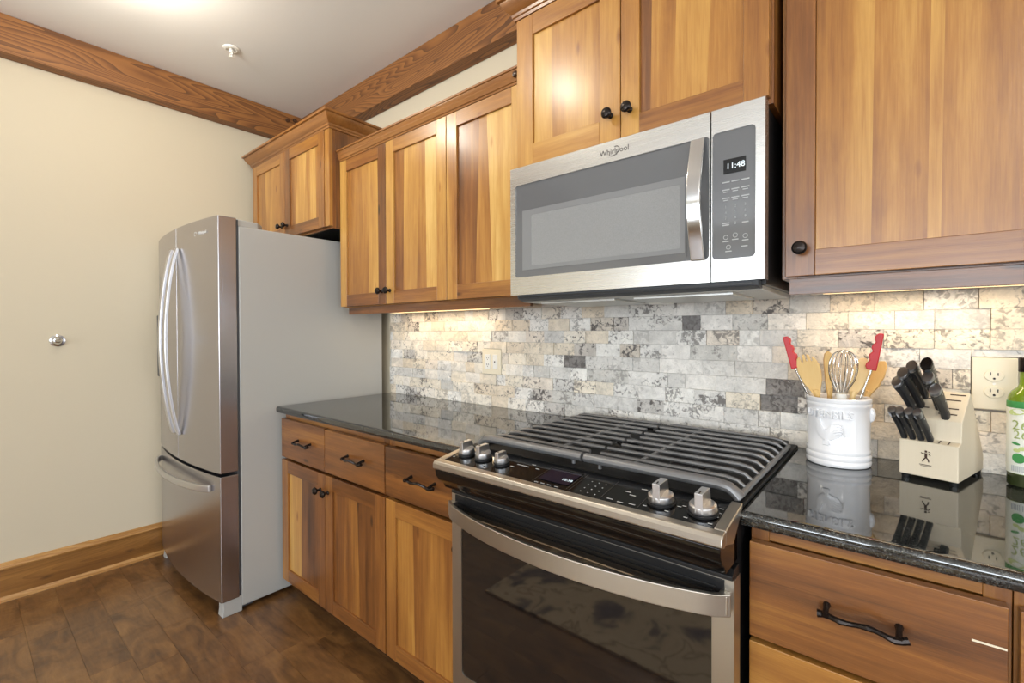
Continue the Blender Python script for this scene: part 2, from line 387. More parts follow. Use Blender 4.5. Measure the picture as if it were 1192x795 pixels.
def text(s, size, mat, parent, name, loc, rot=(R(90), 0, 0), ext=.0006, align='CENTER', sx=1):
    cu = bpy.data.curves.new(name, 'FONT'); cu.body = s; cu.size = size; cu.extrude = ext; cu.align_x = align; cu.align_y = 'CENTER'; cu.resolution_u = 3
    t = bpy.data.objects.new('tmp', cu); COL.objects.link(t)
    me = bpy.data.meshes.new_from_object(t.evaluated_get(bpy.context.evaluated_depsgraph_get()))
    bpy.data.objects.remove(t); me.materials.clear(); me.materials.append(M[mat])
    o = bpy.data.objects.new(name, me); COL.objects.link(o); o.parent = parent
    o.location = Vector(loc)-worldloc(parent); o.rotation_euler = rot; o.scale = (sx, 1, 1)
    return o
rnd = random.random
def wd(tone, ori=0, seed=None): return (tone, rnd() if seed is None else seed, ori, 1)
def arc(cx, cy, r, a0, a1, n): return [(cx+r*math.cos(R(a0+(a1-a0)*i/n)), cy+r*math.sin(R(a0+(a1-a0)*i/n))) for i in range(n+1)]

# ---------------------------------------------------------------- room shell
XL, ZC, YB = -2.26, 2.735, .012
mb = MB()
y = .065-.126*3
y0 = YB; rows = []
yy = -.935+.126*8
while yy > YR:
    yn = yy-.126; x = XL-rnd()*.9
    while x < XR:
        L = .45+rnd()*.75; xa, xb = max(x, XL), min(x+L, XR)
        if xb-xa > .01:
            a = (.46+rnd()*.14, rnd(), 1, 1); g = .0004
            ya, yb_ = max(yn, YR)+g, min(yy, YB)-g
            if yb_ > ya: mb.box(xa+g, xb-g, ya, yb_, -.018, 0, a)
        x += L
    yy = yn
struct(mb.build('floor', 'floor'))
struct(MB().box(XL-.1, XR+.1, YR-.1, YB+.1, -.12, -.018).build('floor_slab', 'kick')).name = 'trim_1'
struct(MB().box(XL-.1, XR+.1, YR-.1, YB+.1, ZC, ZC+.1).build('ceiling', 'ceiling'))
struct(MB().box(XL-.1, XR+.1, YB, YB+.1, 0, ZC).build('wall_back', 'wall'))
struct(MB().box(XL-.1, XL, YR, YB, 0, ZC).build('wall_left', 'wall'))
def holed(mb, a, b, z0, z1, holes, hz0, hz1, f):
    x = a
    for (p, q) in holes:
        f(mb, x, p, z0, z1); f(mb, p, q, z0, hz0); f(mb, p, q, hz1, z1); x = q
    f(mb, x, b, z0, z1)
m_ = MB(); holed(m_, XL-.1, XR+.1, 0, ZC, REARWIN, .6, 2.4, lambda m, a, b, c, d: m.box(a, b, YR-.1, YR, c, d)); struct(m_.build('wall_rear', 'wall'))
m_ = MB(); holed(m_, YR, YB, 0, ZC, SIDEWIN, .6, 2.4, lambda m, a, b, c, d: m.box(XR, XR+.1, a, b, c, d)); struct(m_.build('wall_right', 'wall'))
i = 1
for (a, b) in REARWIN:
    m_ = MB()
    for (p, q, r_, s_) in ((a, b, .6, .65), (a, b, 2.35, 2.4), (a, a+.05, .65, 2.35), (b-.05, b, .65, 2.35), (a+.05, b-.05, 1.48, 1.52)): m_.box(p, q, YR-.08, YR-.04, r_, s_)
    struct(m_.build('window_%d' % i, 'white')); i += 1
for (a, b) in SIDEWIN:
    m_ = MB()
    for (p, q, r_, s_) in ((a, b, .6, .65), (a, b, 2.35, 2.4), (a, a+.05, .65, 2.35), (b-.05, b, .65, 2.35), (a+.05, b-.05, 1.48, 1.52)): m_.box(XR+.04, XR+.08, p, q, r_, s_)
    struct(m_.build('window_%d' % i, 'white')); i += 1
# baseboard with cap and shoe moulding
bb = MB().box(XL, XL+.016, YR, -.02, 0, .15, wd(.5, .5)).prism([(XL, .15), (XL+.024, .15), (XL+.026, .158), (XL+.02, .168), (XL, .178)], 'y', YR, -.02, wd(.86, .5, .31)).prism([(XL+.016, 0), (XL+.03, 0), (XL+.028, .012), (XL+.016, .022)], 'y', YR, -.02, wd(.9, .5, .77))
struct(bb.build('baseboard_left', 'base'))

# beams along the ceiling
bl = tag(MB().box(XL+.001, XL+.078, YR, YB-.001, 2.557, ZC-.001, wd(.78, .5, .23)).build('ceiling_beam', 'beam', bevel=.003),
         'stained wooden beam with flowing grain running along the top of the left wall', 'beam')
bb_ = tag(MB().box(XL+.080, XR, -.066, YB-.001, 2.552, ZC-.001, wd(.74, 1, .61)).build('ceiling_beam', 'beam', bevel=.003),
          'stained wooden beam along the top of the back wall above the wall cabinets', 'beam')
for k, (px, pz) in enumerate(((-.115, 2.70), (-.165, 2.685))):
    MB().lathe([(.0, .012), (.010, .012), (.013, .006), (.013, 0)], (XL+.078, px, pz), 'x', 14, wd(.3, 0)).build('wooden_peg', 'beam', bl)
MB().box(-1.95, -1.8, YR, -2.3, 2.5, ZC-.001, wd(.55, .5)).build('ceiling_beam', 'beam', bevel=.004)
tag(bpy.data.objects['ceiling_beam.002'], 'wooden ceiling beam in the room behind, seen only as a dark reflection in the microwave door', 'beam')

# ---------------------------------------------------------------- backsplash tiles
def backsplash():
    vs, fs, cols = [], [], []
    x0, x1, z0, z1 = -1.275, 2.0, .9142, 1.382
    rh = .0503; r = 0; z = z0
    rng = random.Random(11)
    outlets = [(-.54, -.418, 1.062, 1.184), (1.128, 1.212, 1.068, 1.199)]
    fixed = {(8, .40): 0}
    while z < z1-.004:
        zt = min(z+rh, z1); x = x0-rng.random()*.1
        while x < x1:
            L = .1015 if rng.random() < .8 else rng.choice((.06, .08, .15))
            a, b = max(x, x0), min(x+L, x1); x += L
            if b-a < .006: continue
            cx, cz = (a+b)/2, (z+zt)/2
            u = rng.random(); mid = max(0, 1-abs(cx-.33)/.62)   # greyer stones stand behind the range
            low = max(0, 1-(cz-.914)/.25)
            g = .8*mid+.25*low+.2
            if rng.random() < g: c = rng.choice([(226, 223, 217), (219, 216, 210), (232, 229, 223), (212, 209, 202), (221, 218, 212), (236, 232, 225), (240, 237, 230)])
            else: c = rng.choice([(236, 226, 208), (232, 220, 200), (240, 232, 217), (235, 224, 209), (226, 212, 191), (242, 235, 223)])
            dk = .12+rng.random()**1.4*.8
            if u > .95: c = rng.choice([(206, 199, 190), (212, 202, 188), (200, 196, 190)]); dk = 1
            for (fx, fz) in ((.415, 1.31), (.727, 1.09), (.70, 1.04), (-.02, 1.12)):
                if a <= fx < b and z <= fz < zt: c = (158, 156, 154) if fz > 1.2 else (178, 174, 169); dk = 2.2
            g = .0005; pr = .010+.009*rng.random(); til = (rng.random()-.5)*.004; til2 = (rng.random()-.5)*.004
            pieces = [(a+g, b-g, z+g, zt-g)]
            for o in outlets:
                nxt = []
                for (p, q, s_, t_) in pieces:
                    if q <= o[0] or p >= o[1] or t_ <= o[2] or s_ >= o[3]: nxt.append((p, q, s_, t_)); continue
                    if p < o[0]: nxt.append((p, o[0], s_, t_))
                    if q > o[1]: nxt.append((o[1], q, s_, t_))
                    pp, qq = max(p, o[0]), min(q, o[1])
                    if s_ < o[2]: nxt.append((pp, qq, s_, o[2]))
                    if t_ > o[3]: nxt.append((pp, qq, o[3], t_))
                pieces = nxt
            for (p, q, s_, t_) in pieces:
                if q-p < .003 or t_-s_ < .003: continue
                nx, nz = max(2, int((q-p)/.013)), 4
                base = len(vs); H = [[0]*(nz+1) for _ in range(nx+1)]
                for i in range(nx+1):
                    for j in range(nz+1):
                        X = p+(q-p)*i/nx; Z = s_+(t_-s_)*j/nz
                        edge = i in (0, nx) or j in (0, nz)
                        Y = YB-pr-til*(i/nx-.5)-til2*(j/nz-.5)-(rng.random()-.5)*.0028+(.0012 if edge else 0)
                        vs.append((X, Y, Z))
                for i in range(nx):
                    for j in range(nz):
                        k = base+i*(nz+1)+j; fs.append((k, k+nz+1, k+nz+2, k+1)); cols.append((c, dk))
                # rim back to the wall
                ring = [base+i*(nz+1) for i in range(nx+1)]+[base+nx*(nz+1)+j for j in range(1, nz+1)]+[base+i*(nz+1)+nz for i in range(nx-1, -1, -1)]+[base+j for j in range(nz-1, 0, -1)]
                b2 = len(vs)
                for k in ring: vs.append((vs[k][0], YB-.002, vs[k][2]))
                n = len(ring)
                for k in range(n): fs.append((ring[k], b2+k, b2+(k+1) % n, ring[(k+1) % n])); cols.append((c, dk))
        z += rh; r += 1
    me = bpy.data.meshes.new('tile_backsplash'); me.from_pydata(vs, [], fs)
    for p in me.polygons: p.use_smooth = True
    ca = me.color_attributes.new('tile', 'FLOAT_COLOR', 'CORNER')
    for p, (c, dk) in zip(me.polygons, cols):
        l_ = lin(c)
        for l in p.loop_indices: ca.data[l].color = (l_[0], l_[1], l_[2], dk)
    me.set_sharp_from_angle(angle=R(50)); me.materials.append(M['stone'])
    o = bpy.data.objects.new('tile_backsplash', me); COL.objects.link(o)
    tag(o, 'split-face travertine tile backsplash in cream and grey between countertop and wall cabinets', 'backsplash')
    MB().box(x0+.001, x1, YB-.005, YB-.001, z0, z1-.001).build('mortar_bed', 'grout', o)
    return o
backsplash()

# ---------------------------------------------------------------- cabinet hardware
def knob(parent, x, y, z):
    """round mushroom knob sticking out towards -y from a face at y"""
    return MB().lathe([(.0085, 0), (.0085, .003), (.0055, .006), (.0052, .014), (.011, .019), (.0155, .024), (.0158, .028), (.012, .033), (.004, .0352), (.0005, .0355)], (0, 0, 0), 'y', 20).build('knob', 'bronze', parent, local=True, loc=None) if False else _knob(parent, x, y, z)
KNOB = None
def _knob(parent, x, y, z):
    global KNOB
    if KNOB is None:
        KNOB = MB().lathe([(.0085, 0), (.0085, .003), (.0055, .006), (.0052, .014), (.011, .019), (.0155, .024), (.0158, .028), (.012, .033), (.004, .0352), (.0005, .0355)], (0, 0, 0), 'y', 20).build('knob', 'bronze', None, local=True)
        o = KNOB
    else: o = KNOB.copy(); COL.objects.link(o)
    o.parent = parent; o.location = Vector((x, y, z))-worldloc(parent); return o
def pull(parent, xc, y, z, L=.15):
    h = L/2; m = MB()
    pts = []
    for i in range(15):
        t = -1+2*i/14; pts.append((xc+t*h, y-.026-.006*math.cos(t*math.pi)-.002*math.sin(t*9), z+.004*math.cos(t*4.2)+.0025*math.sin(t*7)))
    rad = [.0044+.0020*abs(-1+2*i/14)**3+(.001 if i % 4 == 0 else 0) for i in range(15)]
    m.tube(pts, rad, 8)
    for s in (-1, 1): m.tube([(xc+s*h*.8, y, z+.007), (xc+s*h*.8, y-.012, z+.006), (xc+s*h*.8, y-.028, z+.001)], [.0064, .0044, .005], 8)
    return m.build('handle', 'bronze', parent)

def shaker(parent, x0, x1, z0, z1, yf, planks, fr=(.55, .5, .5, .5), sw=.058, th=.020, name='door'):
    """frame-and-panel door; yf front face; planks [(width fraction, tone)]; fr tones of left stile, right stile, top rail, bottom rail"""
    m = MB(); yb = yf+th
    m.box(x0, x0+sw, yf, yb, z0, z1, wd(fr[0])); m.box(x1-sw, x1, yf, yb, z0, z1, wd(fr[1]))
    m.box(x0+sw, x1-sw, yf, yb, z1-sw, z1, wd(fr[2], 1)); m.box(x0+sw, x1-sw, yf, yb, z0, z0+sw, wd(fr[3], 1))
    x = x0+sw; W = x1-x0-2*sw; tot = sum(p[0] for p in planks)
    bd = [(x, x)]
    for i, (f, t) in enumerate(planks):
        xn = bd[0][0]+W*sum(p[0] for p in planks[:i+1])/tot; j = 0 if i == len(planks)-1 else (rnd()-.5)*.028
        bd.append((xn-j, xn+j))
    m.strips(0, 0, yf+.008, yb-.003, z0+sw-.001, z1-sw+.001, bd, [wd(t) for f, t in planks])
    return m.build(name, 'cab', parent, bevel=.0016, seg=2)
def carcass(parent, x0, x1, y0, y1, z0, z1, tone=.45):
    """cabinet box with face frame; y0 is the front of the frame"""
    m = MB().box(x0, x1, y0+.018, y1, z0, z1, wd(tone))
    s = .032
    m.box(x0, x0+s, y0, y0+.018, z0, z1, wd(tone)); m.box(x1-s, x1, y0, y0+.018, z0, z1, wd(tone))
    m.box(x0+s, x1-s, y0, y0+.018, z0, z0+s, wd(tone, 1)); m.box(x0+s, x1-s, y0, y0+.018, z1-s, z1, wd(tone, 1))
    return m.build('carcass', 'cab', parent, bevel=.001, seg=1)
def crown_prof(z0, h, out):
    return [(0, z0), (.006, z0), (.008, z0+h*.12), (.012, z0+h*.16), (.014, z0+h*.28), (.3*out+.01, z0+h*.42), (.62*out, z0+h*.55), (.8*out, z0+h*.74), (.82*out, z0+h*.82), (out, z0+h*.86), (out, z0+h), (0, z0+h)]
def drawer(parent, x0, x1, z0, z1, yf, tone, boards=None):
    m = MB()
    m.box(x0, x1, yf, yf+.02, z0, z1, wd(tone, 1))
    return m.build('drawer', 'cab', parent, bevel=.0016)

# ---- base cabinets left of the range
YF = -.622
def toe(parent, x0, x1): MB().box(x0, x1, -.55, -.03, 0.001, .082).build('toe_kick', 'kick', parent)
bA = thing('base_cabinet', 'wooden base cabinet with two drawers and two doors beside the refrigerator', 'cabinet', (-.857, -.32, 0))
carcass(bA, -1.272, -.443, -.600, -.002, .083, .8845, .42); toe(bA, -1.272, -.443)
d = drawer(bA, -1.270, -.8735, .674, .856, YF, .36); pull(d, -1.045, YF, .765, .14)
d = drawer(bA, -.869, -.4455, .674, .853, YF, .36); pull(d, -.632, YF, .765, .14)
d = shaker(bA, -1.270, -.872, .088, .661, YF, [(.42, 0.73), (.2, 0.35), (.38, 0.29)], (.56, .36, .36, .42)); _knob(d, -.905, YF, .592)
d = shaker(bA, -.868, -.4455, .088, .661, YF, [(.25, 0.37), (.34, 0.49), (.41, 0.29)], (.38, .42, .34, .42)); _knob(d, -.842, YF, .592)
bB = thing('base_cabinet', 'wooden base cabinet with one drawer and one door touching the left side of the range', 'cabinet', (-.22, -.32, 0))
carcass(bB, -.441, -.008, -.600, -.002, .083, .8845, .42); toe(bB, -.441, -.008)
d = drawer(bB, -.4385, -.012, .674, .85, YF, .3); pull(d, -.226, YF, .762, .15)
d = shaker(bB, -.4385, -.012, .088, .661, YF, [(.3, 0.61), (.4, 0.45), (.3, 0.51)], (.48, .48, .5, .5)); _knob(d, -.042, YF, .60)
# ---- base cabinets right of the range
bC = thing('base_cabinet', 'wooden base cabinet with wide drawers below the knife block and crock', 'cabinet', (.95, -.32, 0))
carcass(bC, .768, 1.1285, -.600, -.002, .083, .8845, .5); toe(bC, .768, 1.1285)
d = drawer(bC, .7695, 1.1225, .665, .851, YF, .38); pull(d, .947, YF, .765, .125)
MB().box(1.083, 1.121, YF-.0006, YF+.001, .786, .789).build('scratch', 'almond', d)['label'] = 'pale scratch in the wood'
d = drawer(bC, .7695, 1.1225, .38, .655, YF, .6); pull(d, .947, YF, .52, .125)
d = drawer(bC, .7695, 1.1225, .088, .37, YF, .6); pull(d, .947, YF, .23, .125)
bD = thing('base_cabinet', 'wooden base cabinet at the right edge, only a strip of its drawer showing', 'cabinet', (1.4, -.32, 0))
carcass(bD, 1.1295, 1.75, -.600, -.002, .083, .8845, .5); toe(bD, 1.1295, 1.75)
d = drawer(bD, 1.134, 1.746, .665, .851, YF, .5); pull(d, 1.44, YF, .765, .15)
shaker(bD, 1.134, 1.4385, .088, .655, YF, [(.5, .6), (.5, .5)]); shaker(bD, 1.4415, 1.746, .088, .655, YF, [(.5, .6), (.5, .5)])

# ---- countertops (polished top, rounded front edge)
def counter(x0, x1, label, lefted=False):
    ed = [(-.002, .886), (-.002, .914)]
    pr = ed[::-1][::-1]
    prof = [(-.002, .8858), (-.002, .914), (-.630, .914), (-.638, .914)]+[(-.638+.010*math.cos(R(a)), .904+.010*math.sin(R(a))) for a in (110, 130, 150, 170)]+[(-.648, .893), (-.645, .887), (-.640, .8858)]
    m = MB().prism(prof, 'x', x0, x1)
    return tag(m.build('granite_countertop', 'granite', None, bevel=.002), label, 'countertop')
counter(-1.268, -.0025, 'polished black granite countertop between the refrigerator and the range')
counter(.7595, 1.75, 'polished black granite countertop under the crock, knife block and bottle')

# ---- wall cabinets
YU = -.345
uA = thing('wall_cabinet', 'two-door wooden wall cabinet with paired knobs, beside the refrigerator cabinet', 'cabinet', (-.81, -.16, 1.39))
carcass(uA, -1.212, -.412, YU+.022, -.0, 1.388, 2.135, .5)
d = shaker(uA, -1.212, -.8235, 1.392, 2.13, YU, [(.5, .56), (.18, .66), (.3, .84), (.02, .5)], (.74, .32, .42, .32)); _knob(d, -.852, YU, 1.452)
d = shaker(uA, -.8205, -.4135, 1.392, 2.13, YU, [(.22, .5), (.34, .8), (.18, .62), (.26, .84)], (.72, .74, .5, .46)); _knob(d, -.791, YU, 1.452)
uB = thing('wall_cabinet', 'single-door wooden wall cabinet left of the microwave', 'cabinet', (-.2, -.16, 1.39))
carcass(uB, -.411, -.002, YU+.022, -.0, 1.388, 2.135, .55)
shaker(uB, -.4095, -.012, 1.392, 2.13, YU, [(.38, .38), (.22, .66), (.12, .84), (.28, .8)], (.66, .8, .5, .52))
cr = tag(MB().sweep(crown_prof(2.132, .052, .026), [(-.002, YU+.006), (-1.213, YU+.006)][::-1], wd(.55, 1, .4)).build('crown_molding', 'crown'),
         'stepped wooden crown molding along the top of the three-door wall cabinet run', 'crown molding')
MB().lathe([(.011, 0), (.011, .004), (.008, .008), (.001, .010)], (-.040, YU-.012, 2.158), 'y', 16, wd(.05)).build('wooden_plug', 'crown', cr)
def rail(x0, x1, y, z0, z1, parent, name, tone, label=None):
    m = MB().box(x0, x1, y, y+.018, z0, z1, wd(tone, 1)); o = m.build(name, 'cab', parent, bevel=.001)
    return o
lr = rail(-1.165, -.002, YU+.018, 1.352, 1.3875, None, 'light_rail', .3)
tag(lr, 'dark wooden light rail strip hung under the three-door wall cabinet run', 'trim')
# over-the-microwave cabinet
YM = -.40
uM = thing('wall_cabinet', 'two-door wooden wall cabinet directly above the microwave', 'cabinet', (.38, -.2, 1.8))
carcass(uM, .0, .763, YM+.022, -.0, 1.80, 2.31, .45)
d = shaker(uM, .001, .379, 1.812, 2.30, YM, [(.3, .78), (.35, .66), (.35, .7)], (.62, .6, .64, .58), sw=.066); _knob(d, .349, YM, 1.884)
d = shaker(uM, .382, .757, 1.812, 2.30, YM, [(.12, .42), (.25, .62), (.33, .76), (.3, .62)], (.72, .58, .6, .5), sw=.055); _knob(d, .409, YM, 1.884)
MB().sweep(crown_prof(2.302, .07, .05), [(-.001, -.001), (-.001, YM+.004), (.764, YM+.004), (.764, -.001)], wd(.5, 1, .2)).build('crown_molding', 'crown', uM)
# right wall cabinet
uR = thing('wall_cabinet', 'large-door wooden wall cabinet above the crock and knife block', 'cabinet', (1.0, -.16, 1.39))
carcass(uR, .772, 1.262, YU+.022, -.0, 1.388, 2.31, .4)
d = shaker(uR, .782, 1.255, 1.392, 2.30, YU, [(.3, .66), (.26, .58), (.06, .76), (.38, .53)], (.4, .5, .5, .46), sw=.06); _knob(d, .815, YU, 1.455)
rail(.789, 1.262, YU+.012, 1.350, 1.3875, uR, 'light_rail', .34)
MB().sweep(crown_prof(2.302, .07, .05), [(.772, YU+.004), (1.75, YU+.004)], wd(.5, 1, .9)).build('crown_molding', 'crown', uR)
uS = thing('wall_cabinet', 'wooden wall cabinet continuing beyond the right edge of the photo', 'cabinet', (1.5, -.16, 1.39))
carcass(uS, 1.264, 1.75, YU+.022, -.0, 1.388, 2.31, .5); shaker(uS, 1.27, 1.745, 1.392, 2.30, YU, [(.5, .6), (.5, .5)])
# cabinet above the refrigerator
YQ = -.405
uF = thing('wall_cabinet', 'small two-door wooden wall cabinet above the refrigerator', 'cabinet', (-1.67, -.2, 1.79))
carcass(uF, -2.135, -1.2145, YQ+.022, -.0, 1.79, 2.298, .45)
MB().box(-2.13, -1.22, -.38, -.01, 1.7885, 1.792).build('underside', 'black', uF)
d = shaker(uF, -2.132, -1.7015, 1.80, 2.288, YQ, [(.35, .56), (.3, .64), (.35, .6)], (.5, .5, .5, .5)); _knob(d, -1.735, YQ, 1.865)
d = shaker(uF, -1.6985, -1.262, 1.80, 2.288, YQ, [(.22, .56), (.3, .8), (.16, .66), (.2, .84), (.12, .56)], (.36, .5, .46, .44)); _knob(d, -1.668, YQ, 1.865)
MB().box(-1.2585, -1.2150, YQ+.004, YQ+.022, 1.80, 2.29, wd(.7)).build('face_strip', 'cab', uF, bevel=.001)
MB().sweep(crown_prof(2.288, .075, .05), [(-2.136, -.001), (-2.136, YQ+.006), (-1.2135, YQ+.006), (-1.2135, -.001)], wd(.5, 1, .7)).build('crown_molding', 'crown', uF)

# ---- under-cabinet light bars
def lightbar(x0, x1, label):
    t = thing('under_cabinet_light', label, 'light', ((x0+x1)/2, -.1, 1.386))
    MB().box(x0, x1, -.135, -.065, 1.368, 1.3875).build('housing', 'white', t, bevel=.002)
    MB().box(x0+.01, x1-.01, -.128, -.072, 1.3645, 1.3685).build('diffuser', M['lampglow'], t)
    l = area('under_cabinet_glow', ((x0+x1)/2, -.1, 1.362), ((x0+x1)/2, -.08, 0), x1-x0-.03, .04, .9*(x1-x0)/.5, (1, .80, .54)); 
    return t
M['lampglow'] = plain('warm_lamp_glow', (255, 232, 190), .5, emis=(255, 214, 150), estr=2)
lightbar(-1.12, -.42, 'slim warm light bar under the three-door wall cabinet run')
lightbar(.82, 1.23, 'slim warm light bar under the large wall cabinet on the right')

# ---------------------------------------------------------------- refrigerator
fr = thing('refrigerator', 'stainless steel french-door refrigerator with bottom freezer against the left wall', 'refrigerator', (-1.75, -.45, 0))
FX0, FX1, FS = -2.205, -1.297, -1.75
MB().box(FX0+.002, FX1, -.792, -.04, .022, 1.742).build('body', 'fridge_side', fr, bevel=.004)
def fy(x): u = (x-FS)/((FX1-FX0)/2); return -.912+.036*u*u
def fdoor(name, x0, x1, z0, z1, mat='steel_v'):
    n = 14; pts = [(x0+(x1-x0)*i/n, fy(x0+(x1-x0)*i/n)) for i in range(n+1)]+[(x1, -.803), (x0, -.803)]
    return MB().prism(pts, 'z', z0, z1).build(name, mat, fr, bevel=.003)
dl = fdoor('door', FX0, FS-.002, .640, 1.776); dr = fdoor('door', FS+.002, FX1+.002, .640, 1.776)
fz = fdoor('freezer_drawer', FX0, FX1+.002, .068, .626)
MB().box(FX0+.01, FX1-.004, -.802, -.793, .07, 1.77).build('door_gasket', 'darkgrey', fr)
# handles: flat steel bars bowed outward
def vh(door, x):
    pts = []
    for i in range(21):
        t = i/20; z = .765+(1.672-.765)*t; o = math.sin(math.pi*t)**.75
        pts.append((x, fy(x)-.008-.052*o, z))
    MB().ribbon(pts, .033, .013, (1, 0, 0)).build('handle', 'handle_steel', door, bevel=.004)
vh(dl, -1.792); vh(dr, -1.708)
pts = []
for i in range(25):
    t = i/24; x = -2.17+(.80)*t; o = math.sin(math.pi*t)**.5
    pts.append((x, fy(x)-.006-.042*o, .566))
MB().ribbon(pts, .030, .013, (0, 0, 1)).build('handle', 'handle_steel', fz, bevel=.004)
# hinge covers, base feet, kick grille, water dispenser, maker's mark
for s in (-1, 1):
    xc = FS+s*.40
    MB().prism([(xc-.05, -.87), (xc+.045, -.87), (xc+.045, -.80), (xc+.03, -.70), (xc-.02, -.66), (xc-.05, -.70)], 'z', 1.742, 1.775).build('hinge_cover', 'fridge_side', fr, bevel=.006)
MB().box(FX0+.01, FX1-.01, -.80, -.74, .012, .066).build('kick_grille', 'darkgrey', fr)
for s in (-1, 1):
    xc = FS+s*.418
    MB().prism([(-.872, .0), (-.79, .0), (-.79, .070), (-.868, .070), (-.868, .03)], 'x', xc-.02 if s > 0 else xc-.033, xc+.034 if s > 0 else xc+.015).build('foot', 'fridge_side', fr, bevel=.003)
MB().box(FX0+.002, FX0+.10, -.889, -.88, 1.02, 1.36).build('water_dispenser', 'darkgrey', dl, bevel=.004)
text('Whirlpool', .020, 'white_print', dr, 'brand_mark', (-1.43, fy(-1.43)-.0012, 1.715), (R(90), 0, R(4.5)), .0004)
MB().tube([(-1.50+.014*math.cos(a*.42), fy(-1.49)-.0015, 1.716+.009*math.sin(a*.42)) for a in range(12)], .001, 5).build('brand_swirl', 'white_print', dr)

# ---------------------------------------------------------------- microwave
mw = thing('microwave', 'stainless steel over-the-range microwave with grey window and vertical handle', 'microwave', (.378, -.2, 1.38))
MB().box(.004, .752, -.395, -.002, 1.372, 1.797).build('case', 'black', mw, bevel=.003)
y0 = -.434; zb, zt = 1.383, 1.797
# door: steel frame with rounded glass opening
def rrect(x0, x1, z0, z1, r, n=5):
    return [(x1-r+r*math.cos(R(a)), z1-r+r*math.sin(R(a))) for a in [90*i/n for i in range(n+1)]]+[(x0+r+r*math.cos(R(a)), z1-r+r*math.sin(R(a))) for a in [90+90*i/n for i in range(n+1)]]+[(x0+r+r*math.cos(R(a)), z0+r+r*math.sin(R(a))) for a in [180+90*i/n for i in range(n+1)]]+[(x1-r+r*math.cos(R(a)), z0+r+r*math.sin(R(a))) for a in [270+90*i/n for i in range(n+1)]]
def framed(m, X0, X1, Z0, Z1, inner, yf, yb):
    """plate with a hole; inner = outline list (x,z) counterclockwise"""
    n = len(inner); cx = sum(p[0] for p in inner)/n; cz = sum(p[1] for p in inner)/n
    outer = []
    for (x, z) in inner:
        dx, dz = x-cx, z-cz; k = 1e9
        if dx > 1e-9: k = min(k, (X1-cx)/dx)
        if dx < -1e-9: k = min(k, (X0-cx)/dx)
        if dz > 1e-9: k = min(k, (Z1-cz)/dz)
        if dz < -1e-9: k = min(k, (Z0-cz)/dz)
        outer.append((cx+dx*k, cz+dz*k))
    # snap the nearest vertices to the corners
    for c in ((X0, Z0), (X1, Z0), (X1, Z1), (X0, Z1)):
        i = min(range(n), key=lambda i: (outer[i][0]-c[0])**2+(outer[i][1]-c[1])**2); outer[i] = c
    vs = [(x, yf, z) for x, z in inner]+[(x, yf, z) for x, z in outer]+[(x, yb, z) for x, z in inner]+[(x, yb, z) for x, z in outer]
    fs = []
    for i in range(n):
        j = (i+1) % n
        fs += [(i, j, n+j, n+i), (2*n+i, 3*n+i, 3*n+j, 2*n+j), (i, 2*n+i, 2*n+j, j), (n+i, n+j, 3*n+j, 3*n+i)]
    return m.poly(vs, fs)
door = framed(MB(), 0, .6365, zb, zt, rrect(.020, .6345, 1.440, 1.739, .010), y0, -.40).build('door', 'steel', mw)
MB().box(.018, .636, y0+.004, -.402, 1.437, 1.742).build('door_glass', 'mwglass', door)
framed(MB(), .047, .575, 1.462, 1.655, rrect(.085, .562, 1.475, 1.637, .006), y0+.0028, y0+.006).build('window_frame', 'mwinner', door, bevel=.001)
MB().box(.082, .565, y0+.0034, y0+.0052, 1.473, 1.639).build('window_screen', 'mwscreen', door)
MB().box(.574, .578, y0+.002, y0+.006, 1.45, 1.66).build('window_edge', 'mwglass', door)
pts = []
for i in range(25):
    t = i/24; z = 1.438+(1.735-1.438)*t
    pts.append((.609, y0-.006-.033*math.sin(math.pi*t)**1.1, z))
MB().ribbon(pts, .034, .010, (1, 0, 0)).build('handle', 'chrome', door, bevel=.003)
pn = framed(MB(), .6395, .757, zb, zt, rrect(.6415, .737, 1.436, 1.741, .010), y0, -.40).build('control_panel', 'steel', mw)
MB().box(.640, .739, y0+.003, -.402, 1.434, 1.743).build('panel_glass', 'mwglass', pn)
MB().box(.667, .716, y0+.001, y0+.004, 1.639, 1.673).build('clock_display', 'blackgloss', pn)
M['digit'] = plain('clock_digits', (220, 235, 240), .5, emis=(225, 240, 245), estr=.45)
text('11:48', .019, 'digit', pn, 'clock_digits', (.694, y0-.0002, 1.655), ext=.0004)
# key legends
m = MB()
for r_, zz in enumerate((1.618, 1.600, 1.580)):
    for cxx in (.672, .693, .715):
        m.box(cxx-.0085, cxx+.0085, y0+.0022, y0+.004, zz, zz+.0025)
        if r_: m.box(cxx-.006, cxx+.006, y0+.0022, y0+.004, zz-.005, zz-.003)
m.build('key_legend', 'grey_print', pn)
for k, ch in enumerate(('1', '2', '3', '4', '5', '6', '7', '8', '9')):
    text(ch, .009, 'grey_print', pn, 'key_number', ((.672, .693, .715)[k % 3], y0+.0022, 1.560-.0135*(k//3)))
text('0', .009, 'grey_print', pn, 'key_number', (.693, y0+.0022, 1.5195))
for q in ((.664, .680, y0+.0022, y0+.004, 1.516, 1.5185), (.664, .680, y0+.0022, y0+.004, 1.5205, 1.523), (.708, .722, y0+.0022, y0+.004, 1.518, 1.5205), (.706, .72, y0+.0022, y0+.004, 1.462, 1.464)): MB().box(*q).build('key_legend', 'grey_print', pn)
for cxx, zz in ((.672, 1.488), (.693, 1.491), (.715, 1.487), (.678, 1.464)):
    MB().lathe([(.0045, 0), (.0045, .0012), (.0055, .0012), (.0055, 0)], (cxx, y0+.0035, zz), 'y', 14).build('start_key', 'grey_print', pn); MB().box(cxx-.007, cxx+.007, y0+.0022, y0+.004, zz-.011, zz-.009).build('key_legend', 'grey_print', pn)
